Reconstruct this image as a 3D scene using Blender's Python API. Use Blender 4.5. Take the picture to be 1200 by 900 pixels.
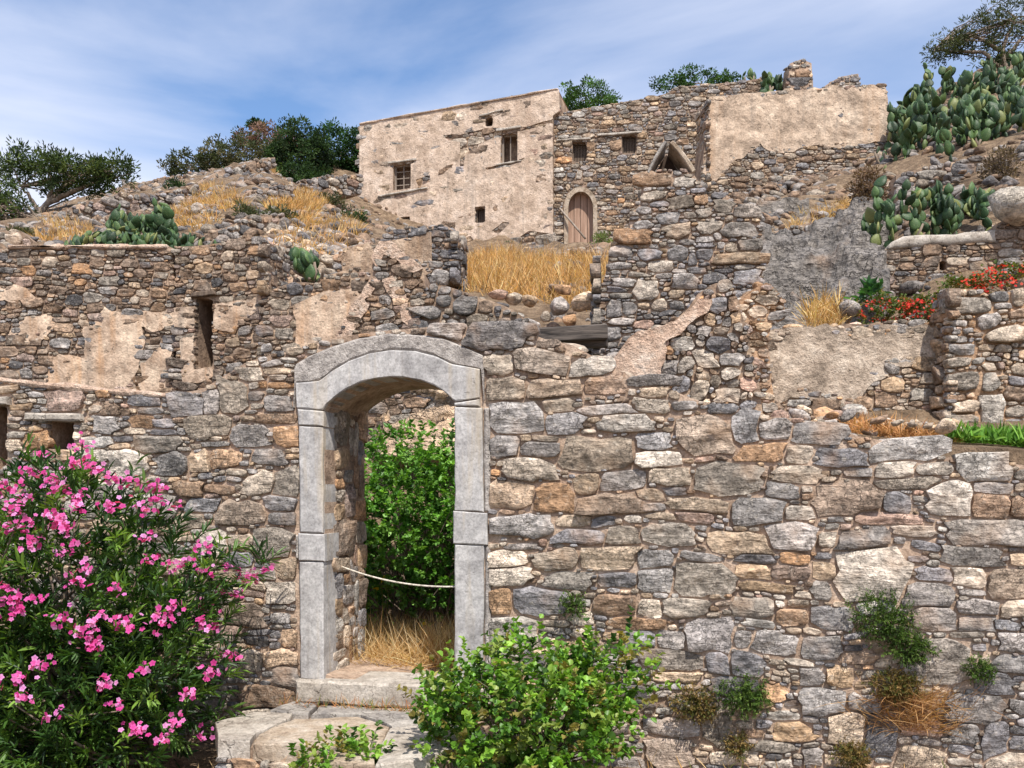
import bpy, math, random, hashlib
import numpy as np
from mathutils import Vector, Matrix

for o in list(bpy.data.objects):
    bpy.data.objects.remove(o)
SC = bpy.context.scene
COL = SC.collection
R = math.radians

# ------------------------------------------------------------------ camera
FPX, CXP, HYP, EYE = 1100.0, 600.0, 575.0, 1.9      # focal length in px of a 1200x900 frame, horizon row, eye height
cam = bpy.data.cameras.new('camera')
cam.sensor_width = 36.0
cam.lens = 36.0 * FPX / 1200.0
cam.shift_y = (HYP - 450.0) / 1200.0
cam.clip_start = 0.05
cam.clip_end = 6000
camo = bpy.data.objects.new('camera', cam)
camo.location = (0, 0, EYE)
camo.rotation_euler = (R(90), 0, 0)
COL.objects.link(camo)
SC.camera = camo

# ------------------------------------------------------------------ sun, sky, exposure
SUN_AZ, SUN_EL = 18.0, 57.0           # degrees to the right of straight behind the camera, height
sd = Vector((math.sin(R(SUN_AZ)) * math.cos(R(SUN_EL)), -math.cos(R(SUN_AZ)) * math.cos(R(SUN_EL)), math.sin(R(SUN_EL))))
sl = bpy.data.lights.new('sun', 'SUN')
sl.energy = 4.6
sl.angle = R(0.53)
sl.color = (1.0, 0.945, 0.86)
so = bpy.data.objects.new('sun', sl)
so.rotation_euler = sd.to_track_quat('Z', 'Y').to_euler()
so.location = (0, -10, 40)
COL.objects.link(so)

world = bpy.data.worlds.new('World')
SC.world = world
world.use_nodes = True
wt = world.node_tree
wt.nodes.clear()
w_out = wt.nodes.new('ShaderNodeOutputWorld')
w_bg = wt.nodes.new('ShaderNodeBackground')
w_bg.inputs['Strength'].default_value = 0.15
w_sky = wt.nodes.new('ShaderNodeTexSky')
w_sky.sky_type = 'NISHITA'
w_sky.sun_disc = False
w_sky.sun_elevation = R(SUN_EL)
w_sky.sun_rotation = math.atan2(sd.x, sd.y)
w_sky.altitude = 50
w_sky.air_density = 1.0
w_sky.dust_density = 0.3
w_sky.ozone_density = 5.5
w_tc = wt.nodes.new('ShaderNodeTexCoord')
w_map = wt.nodes.new('ShaderNodeMapping')
w_map.inputs['Rotation'].default_value = (0, R(-17), 0)
w_map.inputs['Location'].default_value = (6, 15, 3)
w_map.inputs['Scale'].default_value = (0.9, 0.9, 3.6)
wt.links.new(w_tc.outputs['Generated'], w_map.inputs['Vector'])
w_n = wt.nodes.new('ShaderNodeTexNoise')
w_n.inputs['Scale'].default_value = 1.2
w_n.inputs['Detail'].default_value = 9
w_n.inputs['Roughness'].default_value = 0.52
w_n.inputs['Distortion'].default_value = 0.6
wt.links.new(w_map.outputs['Vector'], w_n.inputs['Vector'])
w_r = wt.nodes.new('ShaderNodeValToRGB')
w_r.color_ramp.elements[0].position = 0.33
w_r.color_ramp.elements[0].color = (0, 0, 0, 1)
w_r.color_ramp.elements[1].position = 0.565
w_r.color_ramp.elements[1].color = (1, 1, 1, 1)
wt.links.new(w_n.outputs['Fac'], w_r.inputs['Fac'])
w_m = wt.nodes.new('ShaderNodeMix')
w_m.data_type = 'RGBA'
w_m.inputs[7].default_value = (5.0, 5.2, 6.0, 1)      # thin sunlit cloud
w_mul = wt.nodes.new('ShaderNodeMath')
w_mul.operation = 'MULTIPLY'
w_mul.inputs[1].default_value = 0.85
wt.links.new(w_r.outputs['Color'], w_mul.inputs[0])
wt.links.new(w_mul.outputs[0], w_m.inputs[0])
wt.links.new(w_sky.outputs['Color'], w_m.inputs[6])
wt.links.new(w_m.outputs[2], w_bg.inputs['Color'])
wt.links.new(w_bg.outputs[0], w_out.inputs['Surface'])

SC.view_settings.view_transform = 'Standard'
SC.view_settings.look = 'None'
SC.view_settings.exposure = 0.38
SC.view_settings.gamma = 1.0
SC.view_settings.use_curve_mapping = False
SC.cycles.max_bounces = 6
SC.cycles.transparent_max_bounces = 8
try:
    SC.cycles.use_denoising = True
except Exception:
    pass

# ------------------------------------------------------------------ small helpers
rng = np.random.default_rng(7)
random.seed(7)


def s2l(c):
    c = np.asarray(c, float) / 255.0
    return np.where(c <= 0.04045, c / 12.92, ((c + 0.055) / 1.055) ** 2.4)


def alb(c, k=1.15):
    return np.clip(s2l(c) * k, 0.01, 0.8)


def hash01(ix, iy, iz, seed):
    n = (ix * 374761393 + iy * 668265263 + iz * 2147483647 * 3 + seed * 1274126177) & 0xFFFFFFFF
    n = ((n ^ (n >> 13)) * 1274126177) & 0xFFFFFFFF
    n = n ^ (n >> 16)
    return (n & 0xFFFFFF) / float(0xFFFFFF)


def vnoise(p, seed=0):
    """smooth value noise in -1..1, p is (...,3)"""
    p = np.asarray(p, float)
    i = np.floor(p).astype(np.int64)
    f = p - i
    f = f * f * (3 - 2 * f)
    r = 0
    for dx in (0, 1):
        for dy in (0, 1):
            for dz in (0, 1):
                w = (f[..., 0] if dx else 1 - f[..., 0]) * (f[..., 1] if dy else 1 - f[..., 1]) * (f[..., 2] if dz else 1 - f[..., 2])
                r = r + w * hash01(i[..., 0] + dx, i[..., 1] + dy, i[..., 2] + dz, seed)
    return r * 2 - 1


def fbm(p, seed=0, octv=4):
    p = np.asarray(p, float)
    a, s, r = 0.5, 1.0, 0
    for k in range(octv):
        r = r + a * vnoise(p * s, seed + k * 17)
        a *= 0.5
        s *= 2.03
    return r


def P(x, y, Y):
    return np.array([(x - CXP) / FPX * Y, Y, EYE + (HYP - y) / FPX * Y])


WL = {}


def new_obj(name, data, parent=None, loc=(0, 0, 0)):
    o = bpy.data.objects.new(name, data)
    loc = np.asarray(loc, float)
    WL[o] = loc
    if parent is not None:
        o.parent = parent
        o.location = tuple(loc - WL[parent])
    else:
        o.location = tuple(loc)
    COL.objects.link(o)
    return o


def tag(o, label=None, cat=None, group=None, kind=None):
    if label:
        o['label'] = label
    if cat:
        o['category'] = cat
    if group:
        o['group'] = group
    if kind:
        o['kind'] = kind
    return o


def empty(name, loc, label=None, cat=None, group=None):
    o = new_obj(name, None, None, loc)
    o.empty_display_size = 0.1
    return tag(o, label, cat, group)


def mesh_data(name, V, faces, mat, smooth=True, col=None):
    me = bpy.data.meshes.new(name)
    V = np.asarray(V, float)
    if isinstance(faces, np.ndarray) and faces.ndim == 2:
        nf, k = faces.shape
        me.vertices.add(len(V))
        me.vertices.foreach_set('co', V.astype(np.float32).ravel())
        me.loops.add(nf * k)
        me.loops.foreach_set('vertex_index', faces.astype(np.int32).ravel())
        me.polygons.add(nf)
        me.polygons.foreach_set('loop_start', np.arange(0, nf * k, k, dtype=np.int32))
        if smooth:
            me.polygons.foreach_set('use_smooth', np.ones(nf, dtype=bool))
        me.update(calc_edges=True)
    else:
        me.from_pydata(V.tolist(), [], [list(map(int, f)) for f in faces])
        if smooth:
            me.polygons.foreach_set('use_smooth', np.ones(len(me.polygons), dtype=bool))
    if col is not None:
        a = me.color_attributes.new('Col', 'FLOAT_COLOR', 'POINT')
        c = np.asarray(col, np.float32)
        if c.ndim == 1:
            c = np.tile(c, (len(V), 1))
        if c.shape[1] == 3:
            c = np.concatenate([c, np.ones((len(c), 1), np.float32)], 1)
        a.data.foreach_set('color', c.ravel())
    if mat is not None:
        me.materials.append(mat)
    return me


def mesh(name, V, faces, mat, parent=None, smooth=True, col=None, origin=None):
    """world coordinates in, one object out with its origin at its base"""
    V = np.asarray(V, float)
    if origin is None:
        origin = np.array([V[:, 0].mean(), V[:, 1].mean(), V[:, 2].min()])
    me = mesh_data(name, V - origin, faces, mat, smooth, col)
    return new_obj(name, me, parent, origin)


class MB:
    """collects shapes for ONE mesh"""
    def __init__(s):
        s.v, s.f, s.c, s.n = [], [], [], 0

    def add(s, V, F, c=None):
        V = np.asarray(V, float)
        s.v.append(V)
        s.f += [[int(i) + s.n for i in f] for f in F]
        if c is not None:
            c = np.asarray(c, float)
            s.c.append(np.tile(c, (len(V), 1)) if c.ndim == 1 else c)
        s.n += len(V)

    def build(s, name, mat, parent=None, smooth=True, origin=None):
        return mesh(name, np.concatenate(s.v), s.f, mat, parent, smooth, np.concatenate(s.c) if s.c else None, origin)


def tube(pts, rad, n=6, cap=True):
    pts = np.asarray(pts, float)
    rad = np.broadcast_to(np.asarray(rad, float), (len(pts),))
    V, F = [], []
    prev = None
    for i, p in enumerate(pts):
        t = pts[min(i + 1, len(pts) - 1)] - pts[max(i - 1, 0)]
        t = t / (np.linalg.norm(t) + 1e-9)
        a = np.array([0, 0, 1.0]) if abs(t[2]) < 0.9 else np.array([1.0, 0, 0])
        if prev is not None:
            a = prev
        b = np.cross(t, a)
        b /= np.linalg.norm(b) + 1e-9
        a = np.cross(b, t)
        prev = a
        for k in range(n):
            an = 2 * math.pi * k / n
            V.append(p + rad[i] * (math.cos(an) * a + math.sin(an) * b))
    for i in range(len(pts) - 1):
        for k in range(n):
            F.append([i * n + k, i * n + (k + 1) % n, (i + 1) * n + (k + 1) % n, (i + 1) * n + k])
    if cap:
        F.append([k for k in range(n)][::-1])
        F.append([(len(pts) - 1) * n + k for k in range(n)])
    return np.array(V), F


def in_poly(p, poly):
    poly = np.asarray(poly, float)
    x, y = p[..., 0], p[..., 1]
    r = np.zeros(x.shape, bool)
    j = len(poly) - 1
    for i in range(len(poly)):
        xi, yi = poly[i]
        xj, yj = poly[j]
        c = ((yi > y) != (yj > y))
        with np.errstate(divide='ignore', invalid='ignore'):
            c &= x < (xj - xi) * (y - yi) / (yj - yi + 1e-12) + xi
        r ^= c
        j = i
    return r


def roughen(poly, amp, step, seed=0):
    out = []
    poly = np.asarray(poly, float)
    for i in range(len(poly)):
        a, b = poly[i], poly[(i + 1) % len(poly)]
        L = np.linalg.norm(b - a)
        k = max(1, int(L / step))
        for t in range(k):
            out.append(a + (b - a) * t / k)
    out = np.array(out)
    q = np.concatenate([out / step * 0.45, np.full((len(out), 1), seed * 3.7)], 1)
    out[:, 0] += amp * (vnoise(q, seed) + 0.5 * vnoise(q * 2.3, seed + 3))
    out[:, 1] += amp * (vnoise(q, seed + 50) + 0.5 * vnoise(q * 2.3, seed + 53))
    return out


# ------------------------------------------------------------------ materials
def nodes_of(name):
    m = bpy.data.materials.new(name)
    m.use_nodes = True
    nt = m.node_tree
    nt.nodes.clear()
    return m, nt


def nd(nt, typ, ins=None, **props):
    n = nt.nodes.new(typ)
    for k, v in props.items():
        setattr(n, k, v)
    if ins:
        for k, v in ins.items():
            s = n.inputs[k]
            if hasattr(v, 'is_output') or isinstance(v, bpy.types.NodeSocket):
                nt.links.new(v, s)
            else:
                s.default_value = v
    return n


def c4(c):
    return (float(c[0]), float(c[1]), float(c[2]), 1.0)


def ramp(nt, fac, stops):
    n = nt.nodes.new('ShaderNodeValToRGB')
    nt.links.new(fac, n.inputs[0])
    e = n.color_ramp.elements
    while len(e) < len(stops):
        e.new(0.5)
    for i, (p, c) in enumerate(stops):
        e[i].position = p
        e[i].color = c4(c) if not np.isscalar(c) else (c, c, c, 1)
    return n.outputs[0]


def mixc(nt, f, a, b, mode='MIX'):
    n = nt.nodes.new('ShaderNodeMix')
    n.data_type = 'RGBA'
    n.blend_type = mode
    for s, v in ((n.inputs[0], f), (n.inputs[6], a), (n.inputs[7], b)):
        if isinstance(v, bpy.types.NodeSocket):
            nt.links.new(v, s)
        elif np.isscalar(v):
            s.default_value = v
        else:
            s.default_value = c4(v)
    return n.outputs[2]


def noise(nt, vec, scale, detail=5, rough=0.6, dist=0.0):
    return nd(nt, 'ShaderNodeTexNoise', {'Vector': vec, 'Scale': scale, 'Detail': detail, 'Roughness': rough, 'Distortion': dist}).outputs[0]


def mathn(nt, op, a, b):
    n = nt.nodes.new('ShaderNodeMath')
    n.operation = op
    for s, v in ((n.inputs[0], a), (n.inputs[1], b)):
        if isinstance(v, bpy.types.NodeSocket):
            nt.links.new(v, s)
        else:
            s.default_value = v
    return n.outputs[0]


def finish(nt, col, rough=0.9, bump=None, bstr=0.6, bdist=0.02, spec=0.25):
    b = nd(nt, 'ShaderNodeBsdfPrincipled', {'Roughness': rough})
    b.inputs['Specular IOR Level'].default_value = spec
    if isinstance(col, bpy.types.NodeSocket):
        nt.links.new(col, b.inputs['Base Color'])
    else:
        b.inputs['Base Color'].default_value = c4(col)
    if bump is not None:
        bn = nd(nt, 'ShaderNodeBump', {'Strength': bstr, 'Distance': bdist, 'Height': bump})
        nt.links.new(bn.outputs[0], b.inputs['Normal'])
    o = nd(nt, 'ShaderNodeOutputMaterial')
    nt.links.new(b.outputs[0], o.inputs['Surface'])
    return b


def stone_material(name, src='attr', k=1.0, bdist=0.02, lich=0.75, crk=0.6):
    """stone: own colour from the piece, mottled, banded and stained; k scales the texture"""
    m, nt = nodes_of(name)
    g = nd(nt, 'ShaderNodeNewGeometry').outputs['Position']
    if src == 'attr':
        a = nd(nt, 'ShaderNodeAttribute', attribute_name='Col')
        base, rnd = a.outputs['Color'], a.outputs['Alpha']
    else:
        a = nd(nt, 'ShaderNodeObjectInfo')
        base, rnd = a.outputs['Color'], a.outputs['Random']
    off = nd(nt, 'ShaderNodeVectorMath', operation='SCALE')
    off.inputs[0].default_value = (37.3, 17.1, 53.7)
    nt.links.new(rnd, off.inputs['Scale'])
    v = nd(nt, 'ShaderNodeVectorMath', {0: g, 1: off.outputs[0]}, operation='ADD').outputs[0]
    n1 = noise(nt, v, 7 * k, 6, 0.68)
    n2 = noise(nt, v, 34 * k, 5, 0.62)
    mp = nd(nt, 'ShaderNodeMapping', {'Vector': v, 'Scale': (5 * k, 5 * k, 26 * k), 'Rotation': (0.18, 0.12, 0)})
    n3 = noise(nt, mp.outputs[0], 1.0, 4, 0.6, 0.7)
    n4 = noise(nt, v, 3.1 * k, 3, 0.5)
    c = mixc(nt, 1.0, base, ramp(nt, n1, [(0.30, 0.48), (0.5, 1.0), (0.70, 1.55)]), 'MULTIPLY')
    c = mixc(nt, ramp(nt, rnd, [(0.25, 0.0), (0.75, 0.8)]), c, mixc(nt, 1.0, c, ramp(nt, n3, [(0.34, 0.5), (0.62, 1.35)]), 'MULTIPLY'))
    c = mixc(nt, 0.85, c, ramp(nt, n2, [(0.30, 0.55), (0.5, 1.0), (0.70, 1.5)]), 'MULTIPLY')
    c = mixc(nt, ramp(nt, n4, [(0.56, 0.0), (0.74, 0.45)]), c, alb((172, 136, 104)))
    c = mixc(nt, ramp(nt, noise(nt, v, 21 * k, 6, 0.75), [(0.56, 0.0), (0.72, lich)]), c, alb((198, 187, 172)))
    c = mixc(nt, ramp(nt, noise(nt, v, 15 * k, 5, 0.75), [(0.30, 0.75), (0.43, 0.0)]), c, alb((74, 68, 64)))
    vo = nd(nt, 'ShaderNodeTexVoronoi', {'Vector': v, 'Scale': 13 * k}, feature='F1').outputs['Distance']
    vd = nd(nt, 'ShaderNodeVectorMath', {0: v, 1: nd(nt, 'ShaderNodeTexNoise', {'Vector': v, 'Scale': 9.0 * k, 'Detail': 3.0}).outputs[1]}, operation='ADD').outputs[0]
    ve = nd(nt, 'ShaderNodeTexVoronoi', {'Vector': vd, 'Scale': 5.5 * k}, feature='DISTANCE_TO_EDGE').outputs['Distance']
    cf = mathn(nt, 'MULTIPLY', ramp(nt, ve, [(0.006, 1.0), (0.035, 0.0)]), ramp(nt, n4, [(0.42, 0.8), (0.56, 0.0)]))
    c = mixc(nt, mathn(nt, 'MULTIPLY', cf, crk), c, (0.05, 0.045, 0.04))
    h = mathn(nt, 'ADD', mathn(nt, 'MULTIPLY', n1, 1.7), mathn(nt, 'MULTIPLY', n2, 0.6))
    h = mathn(nt, 'ADD', h, mathn(nt, 'MULTIPLY', n3, 0.8))
    h = mathn(nt, 'ADD', h, mathn(nt, 'MULTIPLY', vo, 0.9))
    h = mathn(nt, 'SUBTRACT', h, mathn(nt, 'MULTIPLY', cf, 0.8))
    finish(nt, c, 0.88, h, 1.0, bdist)
    return m


def rough_material(name, c1, c2, c3, k=1.0, bdist=0.02, streak=None, crack=0.0, pit=0.0, bstr=0.7):
    """mortar, plaster, soil: three tones, fine grain, optional rain streaks and cracks"""
    m, nt = nodes_of(name)
    v = nd(nt, 'ShaderNodeNewGeometry').outputs['Position']
    n1 = noise(nt, v, 2.2 * k, 7, 0.66, 0.3)
    n2 = noise(nt, v, 26 * k, 5, 0.65)
    n3 = noise(nt, v, 7.0 * k, 4, 0.6)
    c = ramp(nt, n1, [(0.33, c1), (0.5, c2), (0.68, c3)])
    c = mixc(nt, 0.8, c, ramp(nt, n2, [(0.28, 0.55), (0.5, 1.0), (0.75, 1.35)]), 'MULTIPLY')
    c = mixc(nt, 0.6, c, ramp(nt, n3, [(0.3, 0.65), (0.6, 1.2)]), 'MULTIPLY')
    h = mathn(nt, 'ADD', mathn(nt, 'MULTIPLY', n2, 0.5), n3)
    if streak is not None:
        mp = nd(nt, 'ShaderNodeMapping', {'Vector': v, 'Scale': (4.5 * k, 4.5 * k, 0.32 * k)})
        ns = noise(nt, mp.outputs[0], 1.0, 4, 0.55)
        c = mixc(nt, ramp(nt, ns, [(0.52, 0.0), (0.72, 0.6)]), c, streak)
        c = mixc(nt, ramp(nt, ns, [(0.30, 0.45), (0.42, 0.0)]), c, (0.20, 0.175, 0.155))
    if pit:
        f = mathn(nt, 'MULTIPLY', ramp(nt, noise(nt, v, 11 * k, 6, 0.72, 0.8), [(0.60, 0.0), (0.66, 1.0)]), ramp(nt, noise(nt, v, 1.3 * k, 4, 0.65), [(0.46, 0.0), (0.6, 1.0)]))
        c = mixc(nt, mathn(nt, 'MULTIPLY', f, pit), c, (0.10, 0.085, 0.07))
        h = mathn(nt, 'SUBTRACT', h, mathn(nt, 'MULTIPLY', f, 1.6))
    if crack:
        vd = nd(nt, 'ShaderNodeVectorMath', {0: v, 1: nd(nt, 'ShaderNodeTexNoise', {'Vector': v, 'Scale': 1.5 * k, 'Detail': 4.0}).outputs[1]}, operation='ADD').outputs[0]
        ve = nd(nt, 'ShaderNodeTexVoronoi', {'Vector': vd, 'Scale': 0.9 * k}, feature='DISTANCE_TO_EDGE').outputs['Distance']
        f = mathn(nt, 'MULTIPLY', ramp(nt, ve, [(0.004, 1.0), (0.02, 0.0)]), ramp(nt, noise(nt, v, 0.8 * k, 2), [(0.48, 0.0), (0.56, 1.0)]))
        c = mixc(nt, mathn(nt, 'MULTIPLY', f, crack), c, (0.14, 0.115, 0.09))
        h = mathn(nt, 'SUBTRACT', h, f)
    finish(nt, c, 0.95, h, bstr, bdist, 0.1)
    return m


def leaf_material(name, trans=0.35, rough=0.5, spec=0.4):
    m, nt = nodes_of(name)
    a = nd(nt, 'ShaderNodeAttribute', attribute_name='Col').outputs['Color']
    b = nd(nt, 'ShaderNodeBsdfPrincipled', {'Base Color': a, 'Roughness': rough})
    b.inputs['Specular IOR Level'].default_value = spec
    t = nd(nt, 'ShaderNodeBsdfTranslucent', {'Color': mixc(nt, 1.0, a, (1.5, 1.5, 0.6), 'MULTIPLY')})
    mx = nd(nt, 'ShaderNodeMixShader', {0: trans, 1: b.outputs[0], 2: t.outputs[0]})
    o = nd(nt, 'ShaderNodeOutputMaterial')
    nt.links.new(mx.outputs[0], o.inputs['Surface'])
    return m


def wood_material(name, c1, c2, axis=2, k=1.0):
    m, nt = nodes_of(name)
    v = nd(nt, 'ShaderNodeTexCoord').outputs['Object']
    sc = [22 * k, 22 * k, 22 * k]
    sc[axis] = 1.2 * k
    mp = nd(nt, 'ShaderNodeMapping', {'Vector': v, 'Scale': tuple(sc)})
    n = noise(nt, mp.outputs[0], 1.0, 5, 0.65, 0.4)
    c = ramp(nt, n, [(0.32, c1), (0.62, c2)])
    finish(nt, c, 0.85, n, 0.7, 0.01, 0.2)
    return m


M = {}
M['stone'] = stone_material('stone', 'attr', 1.0, 0.022)
M['stone_mid'] = stone_material('stone_mid', 'attr', 0.8, 0.03)
M['stone_far'] = stone_material('stone_far', 'attr', 0.5, 0.05, 0.4, 0.2)
M['boulder'] = stone_material('boulder', 'obj', 0.8, 0.035, 0.5, 0.3)
M['bedrock'] = stone_material('bedrock', 'attr', 0.45, 0.14, 0.25, 0.55)
M['mortar'] = rough_material('mortar', alb((124, 106, 92)), alb((160, 138, 120)), alb((184, 164, 146)), 2.4, 0.025)
M['mortar_brown'] = rough_material('mortar_brown', alb((104, 90, 78)), alb((138, 118, 102)), alb((172, 150, 128)), 1.4, 0.03)
M['earth_mortar'] = rough_material('earth_mortar', alb((136, 108, 86)), alb((164, 134, 108)), alb((186, 158, 132)), 1.6, 0.04)
M['lime_cap'] = rough_material('lime_cap', alb((158, 130, 112)), alb((196, 170, 150)), alb((210, 192, 176)), 2.6, 0.05, pit=0.4, bstr=1.0)
M['plaster_stained'] = rough_material('plaster_stained', alb((138, 116, 98)), alb((180, 158, 138)), alb((202, 182, 160)), 1.5, 0.03, streak=alb((182, 138, 98)), crack=0.0, pit=0.3)
M['plaster_grey'] = rough_material('plaster_grey', alb((118, 106, 94)), alb((168, 152, 136)), alb((196, 182, 166)), 2.0, 0.05, pit=0.7)
M['plaster_house'] = rough_material('plaster_house', alb((150, 131, 114)), alb((186, 166, 148)), alb((202, 184, 168)), 0.8, 0.06, streak=alb((166, 144, 126)), crack=0.0, pit=0.5)
M['plaster_cistern'] = rough_material('plaster_cistern', alb((142, 125, 109)), alb((174, 154, 135)), alb((196, 177, 157)), 0.8, 0.06, streak=alb((164, 134, 108)), pit=0.4)
M['plaster_brown'] = rough_material('plaster_brown', alb((118, 98, 82)), alb((152, 130, 110)), alb((180, 160, 140)), 1.8, 0.04, streak=alb((164, 134, 106)), pit=0.6)
M['dressed'] = rough_material('dressed', alb((142, 139, 138), 1.1), alb((166, 163, 161), 1.1), alb((182, 179, 176), 1.1), 2.2, 0.006, streak=alb((176, 158, 128)), pit=0.5, bstr=0.5)
M['pecked'] = rough_material('pecked', alb((120, 114, 110)), alb((156, 149, 143)), alb((182, 175, 168)), 4.0, 0.02, pit=0.5, bstr=0.9)
M['slab'] = rough_material('slab', alb((140, 130, 120), 1.0), alb((172, 163, 152), 1.0), alb((190, 182, 172), 1.0), 2.4, 0.015, crack=0.5, pit=0.3)
M['soil'] = rough_material('soil', alb((96, 82, 68)), alb((132, 112, 92)), alb((164, 142, 118)), 1.8, 0.12, bstr=1.0)
M['leaf'] = leaf_material('leaf', 0.3, 0.45, 0.45)
M['leaf_matte'] = leaf_material('leaf_matte', 0.25, 0.7, 0.2)
M['petal'] = leaf_material('petal', 0.4, 0.6, 0.15)
M['straw'] = leaf_material('straw', 0.3, 0.8, 0.1)
M['bark'] = wood_material('bark', alb((90, 78, 68)), alb((140, 126, 112)), 2, 1.0)
M['old_wood'] = wood_material('old_wood', alb((62, 52, 46)), alb((110, 96, 84)), 2, 1.0)
M['door_wood'] = wood_material('door_wood', alb((130, 104, 88)), alb((170, 142, 124)), 2, 0.8)
M['beam_wood'] = wood_material('beam_wood', alb((40, 37, 36)), alb((98, 90, 84)), 0, 1.6)
M['hollow_shade'] = rough_material('hollow_shade', (0.05, 0.04, 0.035), (0.07, 0.05, 0.04), (0.10, 0.07, 0.05), 3.0, 0.004)  # near-black tone painted as the shade inside the chimney
M['rope'] = rough_material('rope', alb((150, 142, 128)), alb((196, 188, 174)), alb((214, 206, 194)), 14.0, 0.003)


def cactus_material():
    m, nt = nodes_of('cactus_pad')
    oi = nd(nt, 'ShaderNodeObjectInfo')
    v = nd(nt, 'ShaderNodeNewGeometry').outputs['Position']
    c = ramp(nt, oi.outputs['Random'], [(0.0, alb((30, 52, 30), 1.0)), (0.5, alb((48, 76, 40), 1.0)), (0.85, alb((76, 102, 54), 1.0)), (1.0, alb((124, 126, 72), 1.0))])
    c = mixc(nt, 0.7, c, ramp(nt, noise(nt, v, 9, 4), [(0.3, 0.7), (0.7, 1.25)]), 'MULTIPLY')
    vo = nd(nt, 'ShaderNodeTexVoronoi', {'Vector': nd(nt, 'ShaderNodeTexCoord').outputs['Object'], 'Scale': 14.0}, feature='F1').outputs['Distance']
    c = mixc(nt, ramp(nt, vo, [(0.10, 0.6), (0.18, 0.0)]), c, alb((190, 180, 130)))
    finish(nt, c, 0.55, vo, 0.25, 0.01, 0.4)
    return m


M['cactus'] = cactus_material()

# stone colours, in photograph tones
PAL = {
    'g': (154, 146, 140), 'b': (136, 132, 133), 'd': (116, 112, 112), 'w': (200, 186, 170), 'c': (194, 172, 148), 't': (180, 154, 126),
    'o': (180, 142, 108), 'p': (170, 142, 126), 'k': (166, 152, 136), 'n': (148, 124, 104), 'l': (170, 162, 152),
}
PALW = {
    'front': 'gggggbbbkkkkkkkttccclllpnnddo', 'grey': 'gggggbbkkkddlngtp', 'warm': 'kknnttggpokbcl', 'brown': 'nnnnnkkktgpodg', 'dark': 'gggdbbkn',
    'house': 'kkkttnnggpcbl', 'hill': 'nnnnngggkd',
}
# ------------------------------------------------------------------ masonry
class Plane:
    """an upright wall face: u runs along it, v is height, w points out of it"""
    def __init__(s, px, Y, yaw=0.0, d=None, n=None, O=None):
        s.O = np.array([(px - CXP) / FPX * Y, Y, 0.0]) if O is None else np.asarray(O, float)
        t = R(yaw)
        s.d = np.array([math.cos(t), -math.sin(t), 0.0]) if d is None else np.asarray(d, float)
        s.n = np.array([-math.sin(t), -math.cos(t), 0.0]) if n is None else np.asarray(n, float)

    def uv(s, x, y):
        r = np.array([(x - CXP) / FPX, 1.0, (HYP - y) / FPX])
        t = s.n.dot(s.O) / s.n.dot(r)
        p = r * t
        return np.array([(p - s.O).dot(s.d), p[2] + EYE])

    def poly(s, pts):
        return np.array([s.uv(x, y) for x, y in pts])

    def w(s, U, W=0.0):
        U = np.asarray(U, float)
        W = np.broadcast_to(np.asarray(W, float), U.shape[:-1])
        p = s.O + U[..., 0:1] * s.d + W[..., None] * s.n
        p = p + U[..., 1:2] * np.array([0, 0, 1.0])
        return p


def near_edge(p, polys):
    """nearest point on any of the outlines"""
    best = np.full(len(p), 1e9)
    out = p.copy()
    for poly in polys:
        a = np.asarray(poly, float)
        b = np.roll(a, -1, 0)
        for i in range(len(a)):
            e = b[i] - a[i]
            L = e.dot(e)
            if L < 1e-12:
                continue
            t = np.clip(((p - a[i]) @ e) / L, 0, 1)
            q = a[i] + t[:, None] * e
            dd = np.linalg.norm(p - q, axis=1)
            m = dd < best
            best[m] = dd[m]
            out[m] = q[m]
    return out, best


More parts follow.
